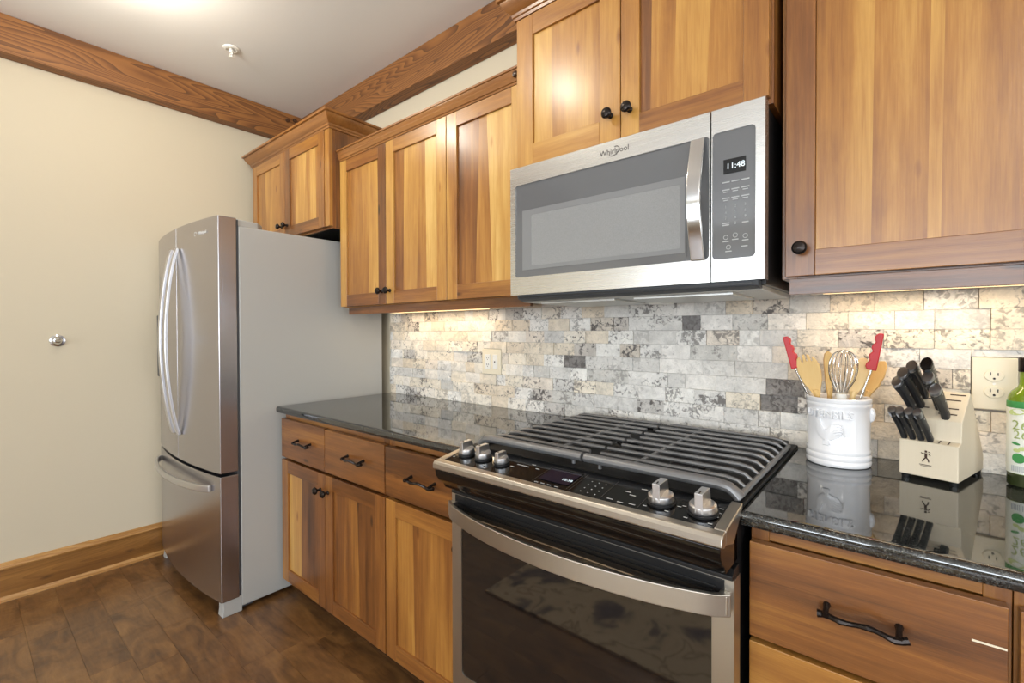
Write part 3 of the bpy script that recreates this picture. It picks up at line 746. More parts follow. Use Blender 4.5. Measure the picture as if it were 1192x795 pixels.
text('Whirlpool', .0215, 'dark_print', door, 'brand_mark', (.378, y0-.0003, 1.7665), ext=.0004)
sw = [(.378+.016*math.cos(R(a)), y0-.0009, 1.7665+.0115*math.sin(R(a))+.004*math.cos(R(a))) for a in range(-170, 100, 15)]
MB().tube(sw, .0009, 5).build('brand_swirl', 'dark_print', door)
# underside: vent lip, filters, lamp lens
MB().prism([(-.428, 1.3825), (-.424, 1.370), (-.405, 1.364), (-.385, 1.364), (-.385, 1.3825)], 'x', .022, .742).build('vent_lip', 'darkgrey', mw, bevel=.002)
MB().prism([(-.388, 1.380), (-.388, 1.362), (-.05, 1.358), (-.01, 1.372), (-.01, 1.380)], 'x', .016, .742).build('bottom_pan', 'steel_grey_filter', mw, bevel=.002)
for k in (0, 1):
    MB().box(.07+k*.33, .34+k*.33, -.36, -.14, 1.3545, 1.3625).build('grease_filter', 'steel_grey_filter', mw, bevel=.002)
MB().box(.34, .41, -.12, -.07, 1.3535, 1.3605).build('lamp_lens', 'white', mw, bevel=.002)
MB().box(.03, .73, -.4295, -.425, 1.3725, 1.3775).build('vent_slot', 'black', mw)

# ---------------------------------------------------------------- range
M['cooktop_enamel'] = plain('cooktop_enamel', (9, 9, 10), .5, spec=.2)
M['burner_metal'] = plain('burner_metal', (70, 68, 66), .5, .6)
rg = thing('gas_range', 'slide-in stainless steel gas range with black cast-iron grates and oven below', 'range', (.378, -.35, 0))
MB().box(.004, .753, -.655, -.025, .03, .895).build('body', 'black', rg, bevel=.002)
MB().box(-.004, .761, -.628, -.012, .9145, .923).build('cooktop', 'cooktop_enamel', rg, bevel=.003)
MB().box(.02, .737, -.075, -.014, .923, .934).build('rear_vent', 'black', rg, bevel=.002)
# control panel: sloped glass in a steel frame, curved black apron underneath
z1_, zf_ = .924, .904
def slope(yy): return z1_+(zf_-z1_)*(-.640-yy)/(.768-.640)
gl = MB().prism([(-.636, slope(-.636)-.001), (-.752, slope(-.752)-.001), (-.752, .885), (-.636, .885)], 'x', .018, .739).build('control_glass', 'blackgloss', rg)
tr = MB()
tr.prism([(-.7465, slope(-.7465)+.001), (-.764, slope(-.764)+.001), (-.770, .898), (-.770, .884), (-.757, .880), (-.7465, .882)], 'x', -.004, .761)
for (a, b) in ((-.004, .0185), (.7385, .761)):
    tr.prism([(-.632, slope(-.632)+.001), (-.7465, slope(-.7465)+.001), (-.7465, .882), (-.70, .868), (-.640, .9145)], 'x', a, b)
tr.build('panel_trim', 'steel_warm', rg, bevel=.003)
MB().prism([(-.766, .882), (-.764, .866), (-.752, .848), (-.737, .838), (-.728, .822), (-.655, .822), (-.655, .882)], 'x', .001, .756).build('apron', 'blackgloss', rg, bevel=.002)
# knobs
def stove_knob(x, yy, s=1.0):
    z = slope(yy)
    m = MB(); m.lathe([(.0225*s, 0), (.0225*s, .004)], (0, 0, 0), 'z', 28)
    sk = m.build('knob_skirt', 'black', None, local=True)
    m = MB(); m.lathe([(.0195*s, .004), (.0205*s, .008), (.0195*s, .018), (.0165*s, .0205), (.001, .0205)], (0, 0, 0), 'z', 28)
    m.prism([(-.0200*s, .008), (.0200*s, .008), (.0175*s, .033*s), (-.0165*s, .037*s)], 'x', -.0062*s, .0062*s)
    k = m.build('knob', 'handle_steel', rg, local=True, bevel=.0012)
    k.location = Vector((x, yy, z))-worldloc(rg); k.rotation_euler = (R(9), 0, 0); sk.parent = k
    MB().box(-.0008, .0008, -.013*s, -.006*s, .034*s, .0372*s).build('pointer', 'black', k, local=True)
    return k
for x, yy, s in ((.052, -.690, 1.12), (.118, -.692, 1.12), (.188, -.697, .95), (.622, -.698, 1.28), (.706, -.700, 1.28)): stove_knob(x, yy, s)
# panel markings
def mark(x, yy, wx, wy, nm='panel_marking', mt='grey_print'): MB().poly([(x-wx/2, yy-wy/2, slope(yy-wy/2)+.0004), (x+wx/2, yy-wy/2, slope(yy-wy/2)+.0004), (x+wx/2, yy+wy/2, slope(yy+wy/2)+.0004), (x-wx/2, yy+wy/2, slope(yy+wy/2)+.0004)], [(0, 1, 2, 3)]).build(nm, mt, rg)
for gx in (.225, .25, .272, .295, .235, .262): mark(gx, -.682+.016*(int(gx*1000) % 3-1), .012, .0035)
for gx in (.335, .353, .372, .392): mark(gx, -.741, .011, .003)
for a in range(3):
    for b in range(4): mark(.452+.018*a, -.733+.017*b, .003, .003)
for gx, gy in ((.545, -.690), (.560, -.70), (.525, -.735), (.55, -.738), (.572, -.665), (.575, -.735)): mark(gx, gy, .014, .0035)
for gx, gy in ((.60, -.728), (.645, -.728), (.66, -.70), (.668, -.694), (.684, -.734), (.729, -.734), (.732, -.706), (.7335, -.69), (.732, -.672), (.595, -.68), (.03, -.72), (.085, -.722), (.15, -.725)): mark(gx, gy, .008, .003)
for gx in (.322, .418, .426, .505, .59): mark(gx, -.697, .0006, .088, 'panel_line', 'dark_print')
mark(.372, -.655, .1, .0006, 'panel_line', 'dark_print')
M['display'] = plain('range_display', (30, 25, 30), .08, emis=(70, 60, 130), estr=.05)
mark(.37, -.693, .084, .062, 'display', 'display')
text('12:38', .013, 'digit', rg, 'clock_digits', (.397, -.703, slope(-.703)+.0009), (R(9), 0, 0), .0002)
# oven door
D0, D1, DY = -.001, .762, -.700
dr_ = framed(MB(), D0, D1, .215, .800, rrect(.037, .722, .285, .742, .012), DY, -.660).build('oven_door', 'steel_warm', rg)
MB().box(.032, .727, DY+.002, -.668, .280, .748).build('oven_glass', 'oven_glass', dr_)
MB().prism([(-.704, .800), (-.704, .808), (-.690, .8175), (-.66, .8175), (-.66, .800)], 'x', D0+.002, D1-.002).build('door_top_trim', 'black', dr_, bevel=.001)
m = MB()
m.box(.015, .745, -.7025, -.6995, .746, .797)
for zz in (.757, .768, .779): m.box(.03, .73, -.706, -.7015, zz, zz+.004)
m.build('door_vent', 'black', dr_, bevel=.0008)
pts = []
for i in range(33):
    t = i/32; x = .004+.754*t; pts.append((x, -.712-.066*(1-(2*t-1)**2)**.9-.012*(math.sin(math.pi*t)**.2 if 0 < t < 1 else 0), .760))
MB().ribbon(pts, .042, .010, (0, 0, 1)).build('handle', 'steel_warm', dr_, bevel=.002)
for s in (.006, .738): MB().box(s, s+.018, -.722, -.699, .742, .778).build('handle_bracket', 'steel_warm', dr_, bevel=.002)
MB().box(D0+.002, D1-.002, -.696, -.66, .045, .205).build('storage_drawer', 'steel_warm', rg, bevel=.004)
# burners
for (bx, by, br) in ((.16, -.48, .045), (.16, -.22, .035), (.60, -.48, .05), (.60, -.22, .033), (.38, -.35, .04)):
    b_ = MB().lathe([(br, .923), (br, .931), (br*.75, .934)], (bx, by, 0), 'z', 24).build('burner', 'burner_metal', rg)
    MB().lathe([(br*.82, .934), (br*.84, .941), (br*.7, .944), (.001, .944)], (bx, by, 0), 'z', 24).build('burner_cap', 'black', b_)
# grates: two halves, bars parallel to the wall
ZG = .955
def grate(xa, xb, outer, cross):
    t = tag(bpy.data.objects.new('burner_grate', None)); COL.objects.link(t); t.location = ((xa+xb)/2, -.36, .923)
    m = MB()
    for i in range(10):
        yy = -.612+.0585*i; r = .0062
        ex = xb if outer > 0 else xa; inn = xa if outer > 0 else xb
        s = outer
        # bar runs from the centre gap to the outer edge and bends down
        path = [(inn+s*(.002+(.012 if i % 2 else 0)), yy, ZG-r), (inn+s*.05, yy, ZG-r), (ex-s*.045, yy, ZG-r), (ex-s*.022, yy, ZG-r-.004), (ex-s*.008, yy, ZG-r-.014), (ex-s*.002, yy, .927)]
        if i == 0: m.tube(path, .0115, 12, flat=(1.15, 1))
        else: m.tube(path, [r, r, r, r*.95, r*.8, r*.6], 8, flat=(.9, .85))
    for cx in cross: m.tube([(cx, -.612, ZG-.012), (cx, -.085, ZG-.012)], .006, 8)
    m.tube([(xb-.004 if outer > 0 else xa+.004, -.62, .930), (xb-.004 if outer > 0 else xa+.004, -.08, .930)], .0065, 8)
    inx = xa+.006 if outer > 0 else xb-.006
    for yy in (-.60, -.36, -.09): m.tube([(inx+outer*.03, yy, ZG-.012), (inx+outer*.03, yy, .924)], .005, 8)
    m.build('grate_bars', 'iron', t)
    return t
g = grate(.030, .386, -1, (.275,)); tag(g, 'left half of the black cast-iron burner grates on the gas range', 'grate')
g = grate(.390, .752, 1, (.505,)); tag(g, 'right half of the black cast-iron burner grates on the gas range', 'grate')

# ---------------------------------------------------------------- outlets
def plate(x0, x1, z0, z1, label, duplex_x, yf=-.006):
    t = thing('outlet_plate', label, 'outlet', ((x0+x1)/2, YB, (z0+z1)/2))
    pl = MB().box(x0, x1, yf, YB-.001, z0, z1).build('cover_plate', 'almond', t, bevel=.003)
    return t, pl
t, pl = plate(1.130, 1.210, 1.070, 1.197, 'almond duplex outlet on the backsplash between the knife block and bottle', 1.17)
for zz in (1.1535, 1.1135):
    f = MB().lathe([(.0178, 0), (.0178, .002), (.0165, .003)], (1.169, -.006, zz), 'y', 24, sx=1, sy=.82).build('receptacle', 'almond', pl)
    MB().box(1.1615, 1.1635, -.0096, -.008, zz, zz+.008).box(1.1745, 1.1765, -.0096, -.008, zz, zz+.007).lathe([(.0026, 0), (.0026, .0006)], (1.169, -.009, zz-.007), 'y', 10).build('slot', 'bronze', f)
MB().lathe([(.003, 0), (.0028, .001)], (1.169, -.006, 1.1335), 'y', 12).build('screw', 'white', pl)
t, pl = plate(-.538, -.420, 1.064, 1.182, 'pale two-gang outlet plate on the backsplash left of the range', -.5, -.007)
f = MB().box(-.5165, -.485, -.0095, -.006, 1.089, 1.157).build('receptacle', 'white', pl, bevel=.001)
m = MB()
for zz in (1.138, 1.106): m.box(-.507, -.505, -.0102, -.009, zz, zz+.008).box(-.496, -.494, -.0102, -.009, zz, zz+.008).box(-.502, -.499, -.0102, -.009, zz-.007, zz-.004)
m.build('slot', 'bronze', f)
MB().box(-.468, -.440, -.0095, -.006, 1.089, 1.157).box(-.460, -.448, -.0115, -.009, 1.112, 1.134).build('jack', 'white', pl, bevel=.001)
MB().box(-.457, -.451, -.0122, -.0113, 1.118, 1.127).build('jack_socket', 'dark_print', pl)

# ---------------------------------------------------------------- ceiling lamp, sprinklers
lp = thing('ceiling_lamp', 'flush ceiling lamp nearest the left wall, its glow showing at the top edge', 'lamp', (-1.32, -1.22, ZC))
MB().lathe([(.15, ZC-.001), (.15, ZC-.018), (.14, ZC-.022), (.001, ZC-.022)], (-1.32, -1.22, 0), 'z', 32).build('lamp_base', 'white', lp)
M['dome'] = plain('lamp_dome_glass', (250, 246, 236), .4, emis=(255, 240, 212), estr=4)
MB().lathe([(.135, ZC-.022), (.13, ZC-.05), (.10, ZC-.078), (.05, ZC-.092), (.001, ZC-.096)], (-1.32, -1.22, 0), 'z', 32).build('lamp_dome', M['dome'], lp)
def point(loc, e, col, r=.05):
    l = bpy.data.lights.new('lamp_light', 'POINT'); l.energy = e; l.color = col; l.shadow_soft_size = r
    o = bpy.data.objects.new('lamp_light', l); COL.objects.link(o); o.location = loc; return o
point((-1.32, -1.22, ZC-.16), 16, (1, .93, .80))
lp2 = thing('ceiling_lamp', 'flush ceiling lamp behind the camera, its glow mirrored on the cabinet above the microwave', 'lamp', (-.42, -1.32, ZC))
MB().lathe([(.15, ZC-.001), (.15, ZC-.018), (.14, ZC-.022), (.001, ZC-.022)], (-.42, -1.32, 0), 'z', 32).build('lamp_base', 'white', lp2)
MB().lathe([(.135, ZC-.022), (.13, ZC-.05), (.10, ZC-.078), (.05, ZC-.092), (.001, ZC-.096)], (-.42, -1.32, 0), 'z', 32).build('lamp_dome', M['dome'], lp2)
point((-.42, -1.32, ZC-.16), 14, (1, .93, .80))
point((1.8, -2.6, ZC-.3), 22, (1, .95, .86), .12)  # added fill light to brighten the ceiling and room; the lamp below is invented
added_lamp = thing('ceiling_lamp', 'added unseen fill lamp on the ceiling far behind the camera', 'lamp', (1.8, -2.6, ZC))
MB().lathe([(.15, ZC-.001), (.15, ZC-.018), (.14, ZC-.022), (.001, ZC-.022)], (1.8, -2.6, 0), 'z', 32).build('lamp_base', 'white', added_lamp)
MB().lathe([(.135, ZC-.022), (.13, ZC-.05), (.10, ZC-.078), (.05, ZC-.092), (.001, ZC-.096)], (1.8, -2.6, 0), 'z', 32).build('lamp_dome', M['dome'], added_lamp)

sp = thing('fire_sprinkler', 'small white fire sprinkler head hanging from the ceiling', 'sprinkler', (-1.68, -.68, ZC))
MB().lathe([(.038, ZC-.0005), (.037, ZC-.006), (.026, ZC-.009), (.020, ZC-.003), (.001, ZC-.003)], (-1.68, -.68, 0), 'z', 28).build('escutcheon', 'white', sp)
m = MB().lathe([(.010, ZC-.003), (.010, ZC-.018), (.006, ZC-.022)], (-1.68, -.68, 0), 'z', 16)
for s in (-1, 1): m.tube([(-1.68+s*.008, -.68, ZC-.018), (-1.68+s*.012, -.68, ZC-.032), (-1.68+s*.003, -.68, ZC-.046)], .0028, 6)
m.build('head', 'white', sp)
MB().lathe([(.014, ZC-.046), (.015, ZC-.049), (.001, ZC-.050)], (-1.68, -.68, 0), 'z', 16).build('deflector', 'white', sp)
ws = thing('wall_sprinkler', 'small round metal sidewall sprinkler head on the left wall', 'sprinkler', (XL, -1.285, 1.225))
MB().lathe([(.030, .0005), (.029, .006), (.021, .010), (.019, .004)], (XL, -1.285, 1.225), 'x', 28).build('escutcheon', 'chrome', ws)
MB().lathe([(.012, .004), (.012, .022), (.007, .026), (.005, .034), (.001, .034)], (XL, -1.285, 1.225), 'x', 20).build('head', 'chrome', ws)
m = MB()
for s in (-1, 1): m.tube([(XL+.018, -1.285+s*.009, 1.225), (XL+.036, -1.285+s*.013, 1.225), (XL+.046, -1.285, 1.225)], .0025, 6)
m.box(XL+.044, XL+.047, -1.297, -1.273, 1.221, 1.229)
m.build('deflector', 'chrome', ws)

# ---------------------------------------------------------------- rug and ceiling fan of the room behind (seen in reflections)
def rugmat():
    m, nt, b = newmat('floral_rug'); tc = nd(nt, 'ShaderNodeTexCoord')
    n = nd(nt, 'ShaderNodeTexNoise'); n.inputs['Scale'].default_value = 5.5; n.inputs['Detail'].default_value = 3; n.inputs['Distortion'].default_value = 1.5; lk(nt, tc.outputs['Object'], n.inputs['Vector'])
    v = nd(nt, 'ShaderNodeTexVoronoi'); v.inputs['Scale'].default_value = 4; lk(nt, tc.outputs['Object'], v.inputs['Vector'])
    s = math_(nt, 'ADD', math_(nt, 'MULTIPLY', n.outputs['Fac'], .8), math_(nt, 'MULTIPLY', v.outputs['Distance'], .45))
    r = ramp(nt, [(.42, (84, 78, 82)), (.5, (128, 112, 98)), (.57, (190, 168, 134)), (.68, (198, 178, 144)), (.72, (156, 128, 98)), (.76, (194, 174, 140))])
    lk(nt, s, r.inputs['Fac']); lk(nt, r.outputs['Color'], b.inputs['Base Color']); b.inputs['Roughness'].default_value = .95
    return m
M['rug'] = rugmat()
rug = MB().box(-.55, 1.2, -2.5, -1.415, .001, .012).build('area_rug', 'rug', None, bevel=.004)
tag(rug, 'beige floral area rug on the floor, reflected in the oven door glass', 'rug')
fn = thing('ceiling_fan', 'dark ceiling fan in the room behind, reflected in the microwave window', 'fan', (-.98, -4.0, ZC))
MB().lathe([(.065, ZC-.001), (.06, ZC-.04), (.02, ZC-.06), (.014, ZC-.065), (.014, ZC-.2), (.05, ZC-.22), (.11, ZC-.25), (.115, ZC-.33), (.07, ZC-.37), (.05, ZC-.43), (.001, ZC-.44)], (-.98, -4.0, 0), 'z', 24).build('motor', 'bronze', fn)
for k in range(5):
    a = R(72*k+15); c, s = math.cos(a), math.sin(a); vs = []
    for (r_, h) in ((.11, .03), (.2, .06), (.62, .075), (.66, .05), (.66, -.05), (.62, -.075), (.2, -.06), (.11, -.03)): vs.append((-.98+r_*c-h*s, -4.0+r_*s+h*c))
    MB().prism(vs, 'z', ZC-.30, ZC-.29).build('blade', 'bronze', fn)

# ---------------------------------------------------------------- utensil crock
CX, CY, CZ = .868, -.118, .9145
ck = thing('utensil_crock', 'white glazed ceramic utensil crock with embossed rooster', 'crock', (CX, CY, CZ))
prof = [(.060, 0), (.0695, .001), (.0725, .006), (.0725, .012), (.0705, .016), (.0725, .021), (.0725, .028), (.0700, .032), (.0715, .037), (.0715, .042), (.0690, .047),
        (.0695, .10), (.0705, .140), (.0705, .150), (.0725, .154), (.0725, .160), (.0710, .163), (.0728, .167), (.0728, .173), (.0700, .1755), (.0665, .173), (.0650, .165), (.0645, .02), (.03, .012), (.001, .012)]
MB().lathe([(r, h+CZ) for r, h in prof], (CX, CY, 0), 'z', 64).build('pot', 'ceramic', ck)
def wrap_text(s, size, ang0, z, name, mat, dr=.0725, step=None):
    cu = bpy.data.curves.new(name, 'FONT'); cu.body = s; cu.size = size; cu.extrude = .0030; cu.align_x = 'CENTER'; cu.align_y = 'CENTER'; cu.resolution_u = 2; cu.bevel_depth = .0008
    t = bpy.data.objects.new('tmp', cu); COL.objects.link(t)
    me = bpy.data.meshes.new_from_object(t.evaluated_get(bpy.context.evaluated_depsgraph_get())); bpy.data.objects.remove(t)
    for v in me.vertices:
        a = ang0+v.co.x/dr; r = dr+v.co.z; v.co = (r*math.cos(a), r*math.sin(a), z+v.co.y)
    me.materials.clear(); me.materials.append(M[mat]); o = bpy.data.objects.new(name, me); COL.objects.link(o); o.parent = ck; return o
FACE = R(-103)
wrap_text('UTENSILS', .0265, FACE, .134, 'embossed_word', 'ceramic')
# rooster relief: outline filled, raised from the glaze
ro = [(-.030, .040), (-.033, .034), (-.029, .030), (-.030, .018), (-.029, .004), (-.022, -.008), (-.012, -.016), (-.006, -.019), (-.004, -.028), (-.012, -.032), (.002, -.032), (.006, -.029), (.004, -.019), (.014, -.014), (.026, -.008), (.034, .004), (.036, .016), (.031, .026), (.022, .031), (.012, .030), (.006, .022), (.000, .012), (-.008, .014), (-.014, .022), (-.017, .032), (-.018, .038), (-.021, .043), (-.024, .039), (-.027, .044)]
ro = [(x*.95, z*.95) for x, z in ro]
def relief(outline, ang0, z, dr, h):
    n = len(outline); vs = []
    for (x, zz), k in [(p, k) for k in (0, 1, 2) for p in outline]:
        cx = sum(p[0] for p in outline)/n; cz = sum(p[1] for p in outline)/n
        s = (1, .93, .7)[k]; hh = (-.001, h*.75, h)[k]; X = cx+(x-cx)*s; Z = cz+(zz-cz)*s
        a = ang0+X/dr; vs.append(((dr+hh)*math.cos(a), (dr+hh)*math.sin(a), z+Z))
    fs = []
    for k in (0, 1):
        for i in range(n): fs.append((k*n+i, k*n+(i+1) % n, (k+1)*n+(i+1) % n, (k+1)*n+i))
    fs.append(tuple(2*n+i for i in range(n)))
    return MB().poly(vs, fs, smooth=True)
bmr = relief(ro, FACE, .084, .0695, .0052)
for k in range(5):
    pts = []
    for i in range(6):
        t = i/5; X = .010+.022*t+.001*k; Z = .022-.006*k+.008*math.sin(t*2.4)-.004*t; a = FACE+X/.0695; pts.append(((.0695+.0055)*math.cos(a), (.0695+.0055)*math.sin(a), .084+Z))
    bmr.tube(pts, .0011, 5)
bmr.build('embossed_rooster', 'ceramic', ck, local=True)
for a in (R(-6),):
    c, s = math.cos(a), math.sin(a)
    MB().tube([(c*.066, s*.066, .150), (c*.070, s*.070, .147), (c*.0725, s*.0725, .136), (c*.070, s*.070, .122), (c*.066, s*.066, .116)], [.006, .0075, .008, .007, .004], 10).build('lug_handle', 'ceramic', ck, local=True)
# --- utensils in the crock (each a thing)
def W(x, y, z): return (x-CX, y-CY, z-CZ)
def uten(name, label, group=None, cat='utensil'): return thing(name, label, cat, (CX, CY, CZ+.02), 0, group)
tg = uten('kitchen_tongs', 'open steel tongs with scalloped red silicone tips, standing in the white crock', cat='tongs')
bot = Vector((.868, -.112, .94))
for s, top, tip in ((-1, Vector((.768, -.120, 1.165)), Vector((.745, -.120, 1.247))), (1, Vector((.940, -.112, 1.168)), Vector((.957, -.114, 1.256)))):
    mid = bot.lerp(top, .5)+Vector((s*.002, 0, 0))
    a_ = MB().ribbon([bot+Vector((s*.004, 0, 0)), mid, top, top.lerp(tip, .2)], .014, .004, (.2, 1, 0)).build('arm', 'chrome', tg, bevel=.001)
    ax = (tip-top).normalized(); side = Vector((ax.z, 0, -ax.x))*(-s)   # towards the inside, where the scallops are
    outl = []
    L = (tip-top).length
    for i in range(13):
        t = i/12; outl.append(top-ax*.006+ax*(L+.006)*t-side*(.009*(1-.35*t)))
    for i in range(12, -1, -1):
        t = i/12; wv = .011*(1-.6*t)+.006*abs(math.sin(t*math.pi*4)); outl.append(top-ax*.006+ax*(L+.006)*t+side*wv)
    vs = [p+Vector((0, -.010, 0)) for p in outl]+[p+Vector((0, .010, 0)) for p in outl]; n = len(outl)
    fs = [(i, (i+1) % n, n+(i+1) % n, n+i) for i in range(n)]+[tuple(range(n))[::-1], tuple(range(n, 2*n))]
    MB().poly(vs, fs).build('silicone_tip', 'red', tg, bevel=.0025, seg=3)
MB().lathe([(.006, -.008), (.006, .008)], (bot.x, bot.y, bot.z), 'y', 14).build('hinge', 'chrome', tg)
def wooden(name, label, foot, neck, headpts, th, tone, slots=(), curve=0, dirv=(1, 0, 0)):
    """handle from foot to neck, then a flat head outlined in (across, along) with thickness th"""
    t = uten(name, label, cat='wooden utensil')
    f, nk = Vector(foot), Vector(neck); ax = (nk-f).normalized(); A = Vector(dirv); A = (A-ax*A.dot(ax)).normalized(); N = A.cross(ax)
    m = MB().tube([f, f.lerp(nk, .5), nk, nk+ax*.02], [.006, .0055, .006, .008], 10, wd(tone, 0), flat=(1, 1))
    outl = [nk+A*a+ax*l+N*(curve*(l/.08)**2) for a, l in headpts]; n = len(outl)
    vs = [p-N*th/2 for p in outl]+[p+N*th/2 for p in outl]
    m.poly(vs, [(i, (i+1) % n, n+(i+1) % n, n+i) for i in range(n)]+[tuple(range(n))[::-1], tuple(range(n, 2*n))], wd(tone, 0))
    m.build('wooden_body', 'spoon', t, bevel=.0015)
    return t
spork = [(-.006, 0), (-.014, .022), (-.023, .045), (-.027, .07), (-.026, .092), (-.021, .110), (-.0135, .116), (-.012, .098), (-.0085, .098), (-.0075, .118), (-.0015, .119), (-.001, .099), (.0025, .099), (.0035, .118), (.009, .115), (.010, .097), (.0135, .097), (.0145, .111), (.021, .102), (.026, .085), (.026, .065), (.021, .04), (.013, .02), (.006, 0)]
wooden('wooden_spork', 'wide wooden spork with slotted tip beside the left red tip in the crock', (.86, -.10, .935), (.822, -.118, 1.085), spork, .006, .62)
ov = [(-.005, 0), (-.008, .03), (-.010, .07), (-.011, .095), (-.008, .112), (0, .120), (.006, .114), (.009, .095), (.007, .06), (.006, .03), (.005, 0)]
wooden('wooden_spoon', 'narrow wooden spoon seen edge-on at the centre of the crock', (.852, -.09, .935), (.848, -.105, 1.09), ov, .012, .5, dirv=(1, .35, 0))
sp2 = [(-.005, 0), (-.012, .025), (-.017, .055), (-.016, .09), (-.008, .108), (.004, .112), (.013, .100), (.018, .07), (.016, .04), (.008, .015), (.005, 0)]
wooden('wooden_spatula', 'pale wooden spatula leaning right behind the whisk in the crock', (.862, -.13, .935), (.897, -.110, 1.085), sp2, .006, .85, dirv=(1, .1, 0))
wooden('wooden_spoon', 'curved wooden spoon half hidden behind the right red tip', (.87, -.09, .935), (.925, -.072, 1.085), [(x*.9, z*.95) for x, z in sp2], .008, .45, dirv=(1, -.3, 0))
wk = uten('whisk', 'silver wire balloon whisk in the middle of the crock', cat='whisk')
wb, wt = Vector((.868, -.13, .94)), Vector((.876, -.138, 1.088)); ax = (wt-wb).normalized()
MB().tube([wb, wt], [.007, .009], 12).build('handle', 'chrome', wk)
MB().tube([wt-ax*.004, wt+ax*.012], [.0125, .0125], 16).build('collar', 'white', wk)
m = MB(); e1 = ax.cross(Vector((0, 1, 0))).normalized(); e2 = ax.cross(e1)
for k in range(7):
    a = math.pi*k/7; dv = e1*math.cos(a)+e2*math.sin(a); pts = []
    for i in range(21):
        ph = math.pi*i/20; wdt = .035*(math.sin(ph)**.8 if 0 < i < 20 else 0)
        u = -math.cos(ph)   # -1..1 around the loop
        l = .115*math.sin(ph/1.0)**.6 if 0 < i < 20 else 0
        pts.append(wt+dv*(.010*(-1 if i < 10 else 1)*0+.036*(-math.cos(ph))*(math.sin(ph)**.35 if 0 < i < 20 else 0)+.008*(-math.cos(ph)))+ax*(.01+l))
    m.tube(pts, .0009, 5)
m.build('wire_loops', 'chrome', wk)

# ---------------------------------------------------------------- knife block with knives
KB = Vector((1.095, -.200, .914)); KR = R(-16.5)
kb = thing('knife_block', 'pale wooden knife block with stepped slanted top beside the crock', 'knife block', KB, KR)
pr = [(0, .010), (0, .091), (.022, .096), (.026, .142), (.088, .203), (.094, .202), (.20, .045), (.20, .010)]
# local: a = x (negative to the left), b = y
MB().prism(pr, 'x', -.106, 0, wd(.62, 0, .3)).build('block_body', 'block', kb, local=True, bevel=.0025)
m = MB()
for a in (-.096, -.010):
    for b in (.012, .185): m.lathe([(.008, .0005), (.009, .010)], (a, b, 0), 'z', 14)
m.build('rubber_feet', 'black', kb, local=True)
m = MB()
for a in (-.099, -.083, -.067, -.051, -.035, -.019): m.poly([(a-.0012, .003, .0922), (a+.0012, .003, .0922), (a+.0012, .021, .0963), (a-.0012, .021, .0963)], [(0, 1, 2, 3)])
def sl(b): return .142+(b-.026)*(.061/.062)+.0006
for a0, a1, b in ((-.098, -.064, .050), (-.098, -.064, .070), (-.045, -.012, .040), (-.045, -.012, .052), (-.040, -.012, .070), (-.034, -.006, .082)): m.poly([(a0, b-.0012, sl(b-.0012)), (a1, b-.0012, sl(b-.0012)), (a1, b+.0012, sl(b+.0012)), (a0, b+.0012, sl(b+.0012))], [(0, 1, 2, 3)])
m.build('knife_slots', 'brand', kb, local=True)
# stamped emblem: two joined figures with raised arm, a small line of print under it
m = MB(); yq = -.0006
def seg_(pts, r): m.tube([(-.056+x, yq, .056+z) for x, z in pts], r, 6, flat=(1, 1))
seg_([(0, .012), (0, .016)], .0022); seg_([(0, .010), (0, .000)], .0024); seg_([(0, .009), (-.005, .008), (-.009, .010)], .0011); seg_([(0, .009), (.005, .009), (.008, .005)], .0011)
seg_([(0, 0), (-.004, -.005), (-.006, -.010)], .0013); seg_([(0, 0), (.004, -.004), (.005, -.010)], .0013); seg_([(.004, .014), (.008, .012)], .0008)
m.build('stamped_emblem', 'brand', kb, local=True)
m = MB(); m.box(-.068, -.046, -.0006, .001, .038, .0395).box(-.066, -.048, -.0006, .001, .0355, .0365); m.build('stamped_line', 'brand', kb, local=True)

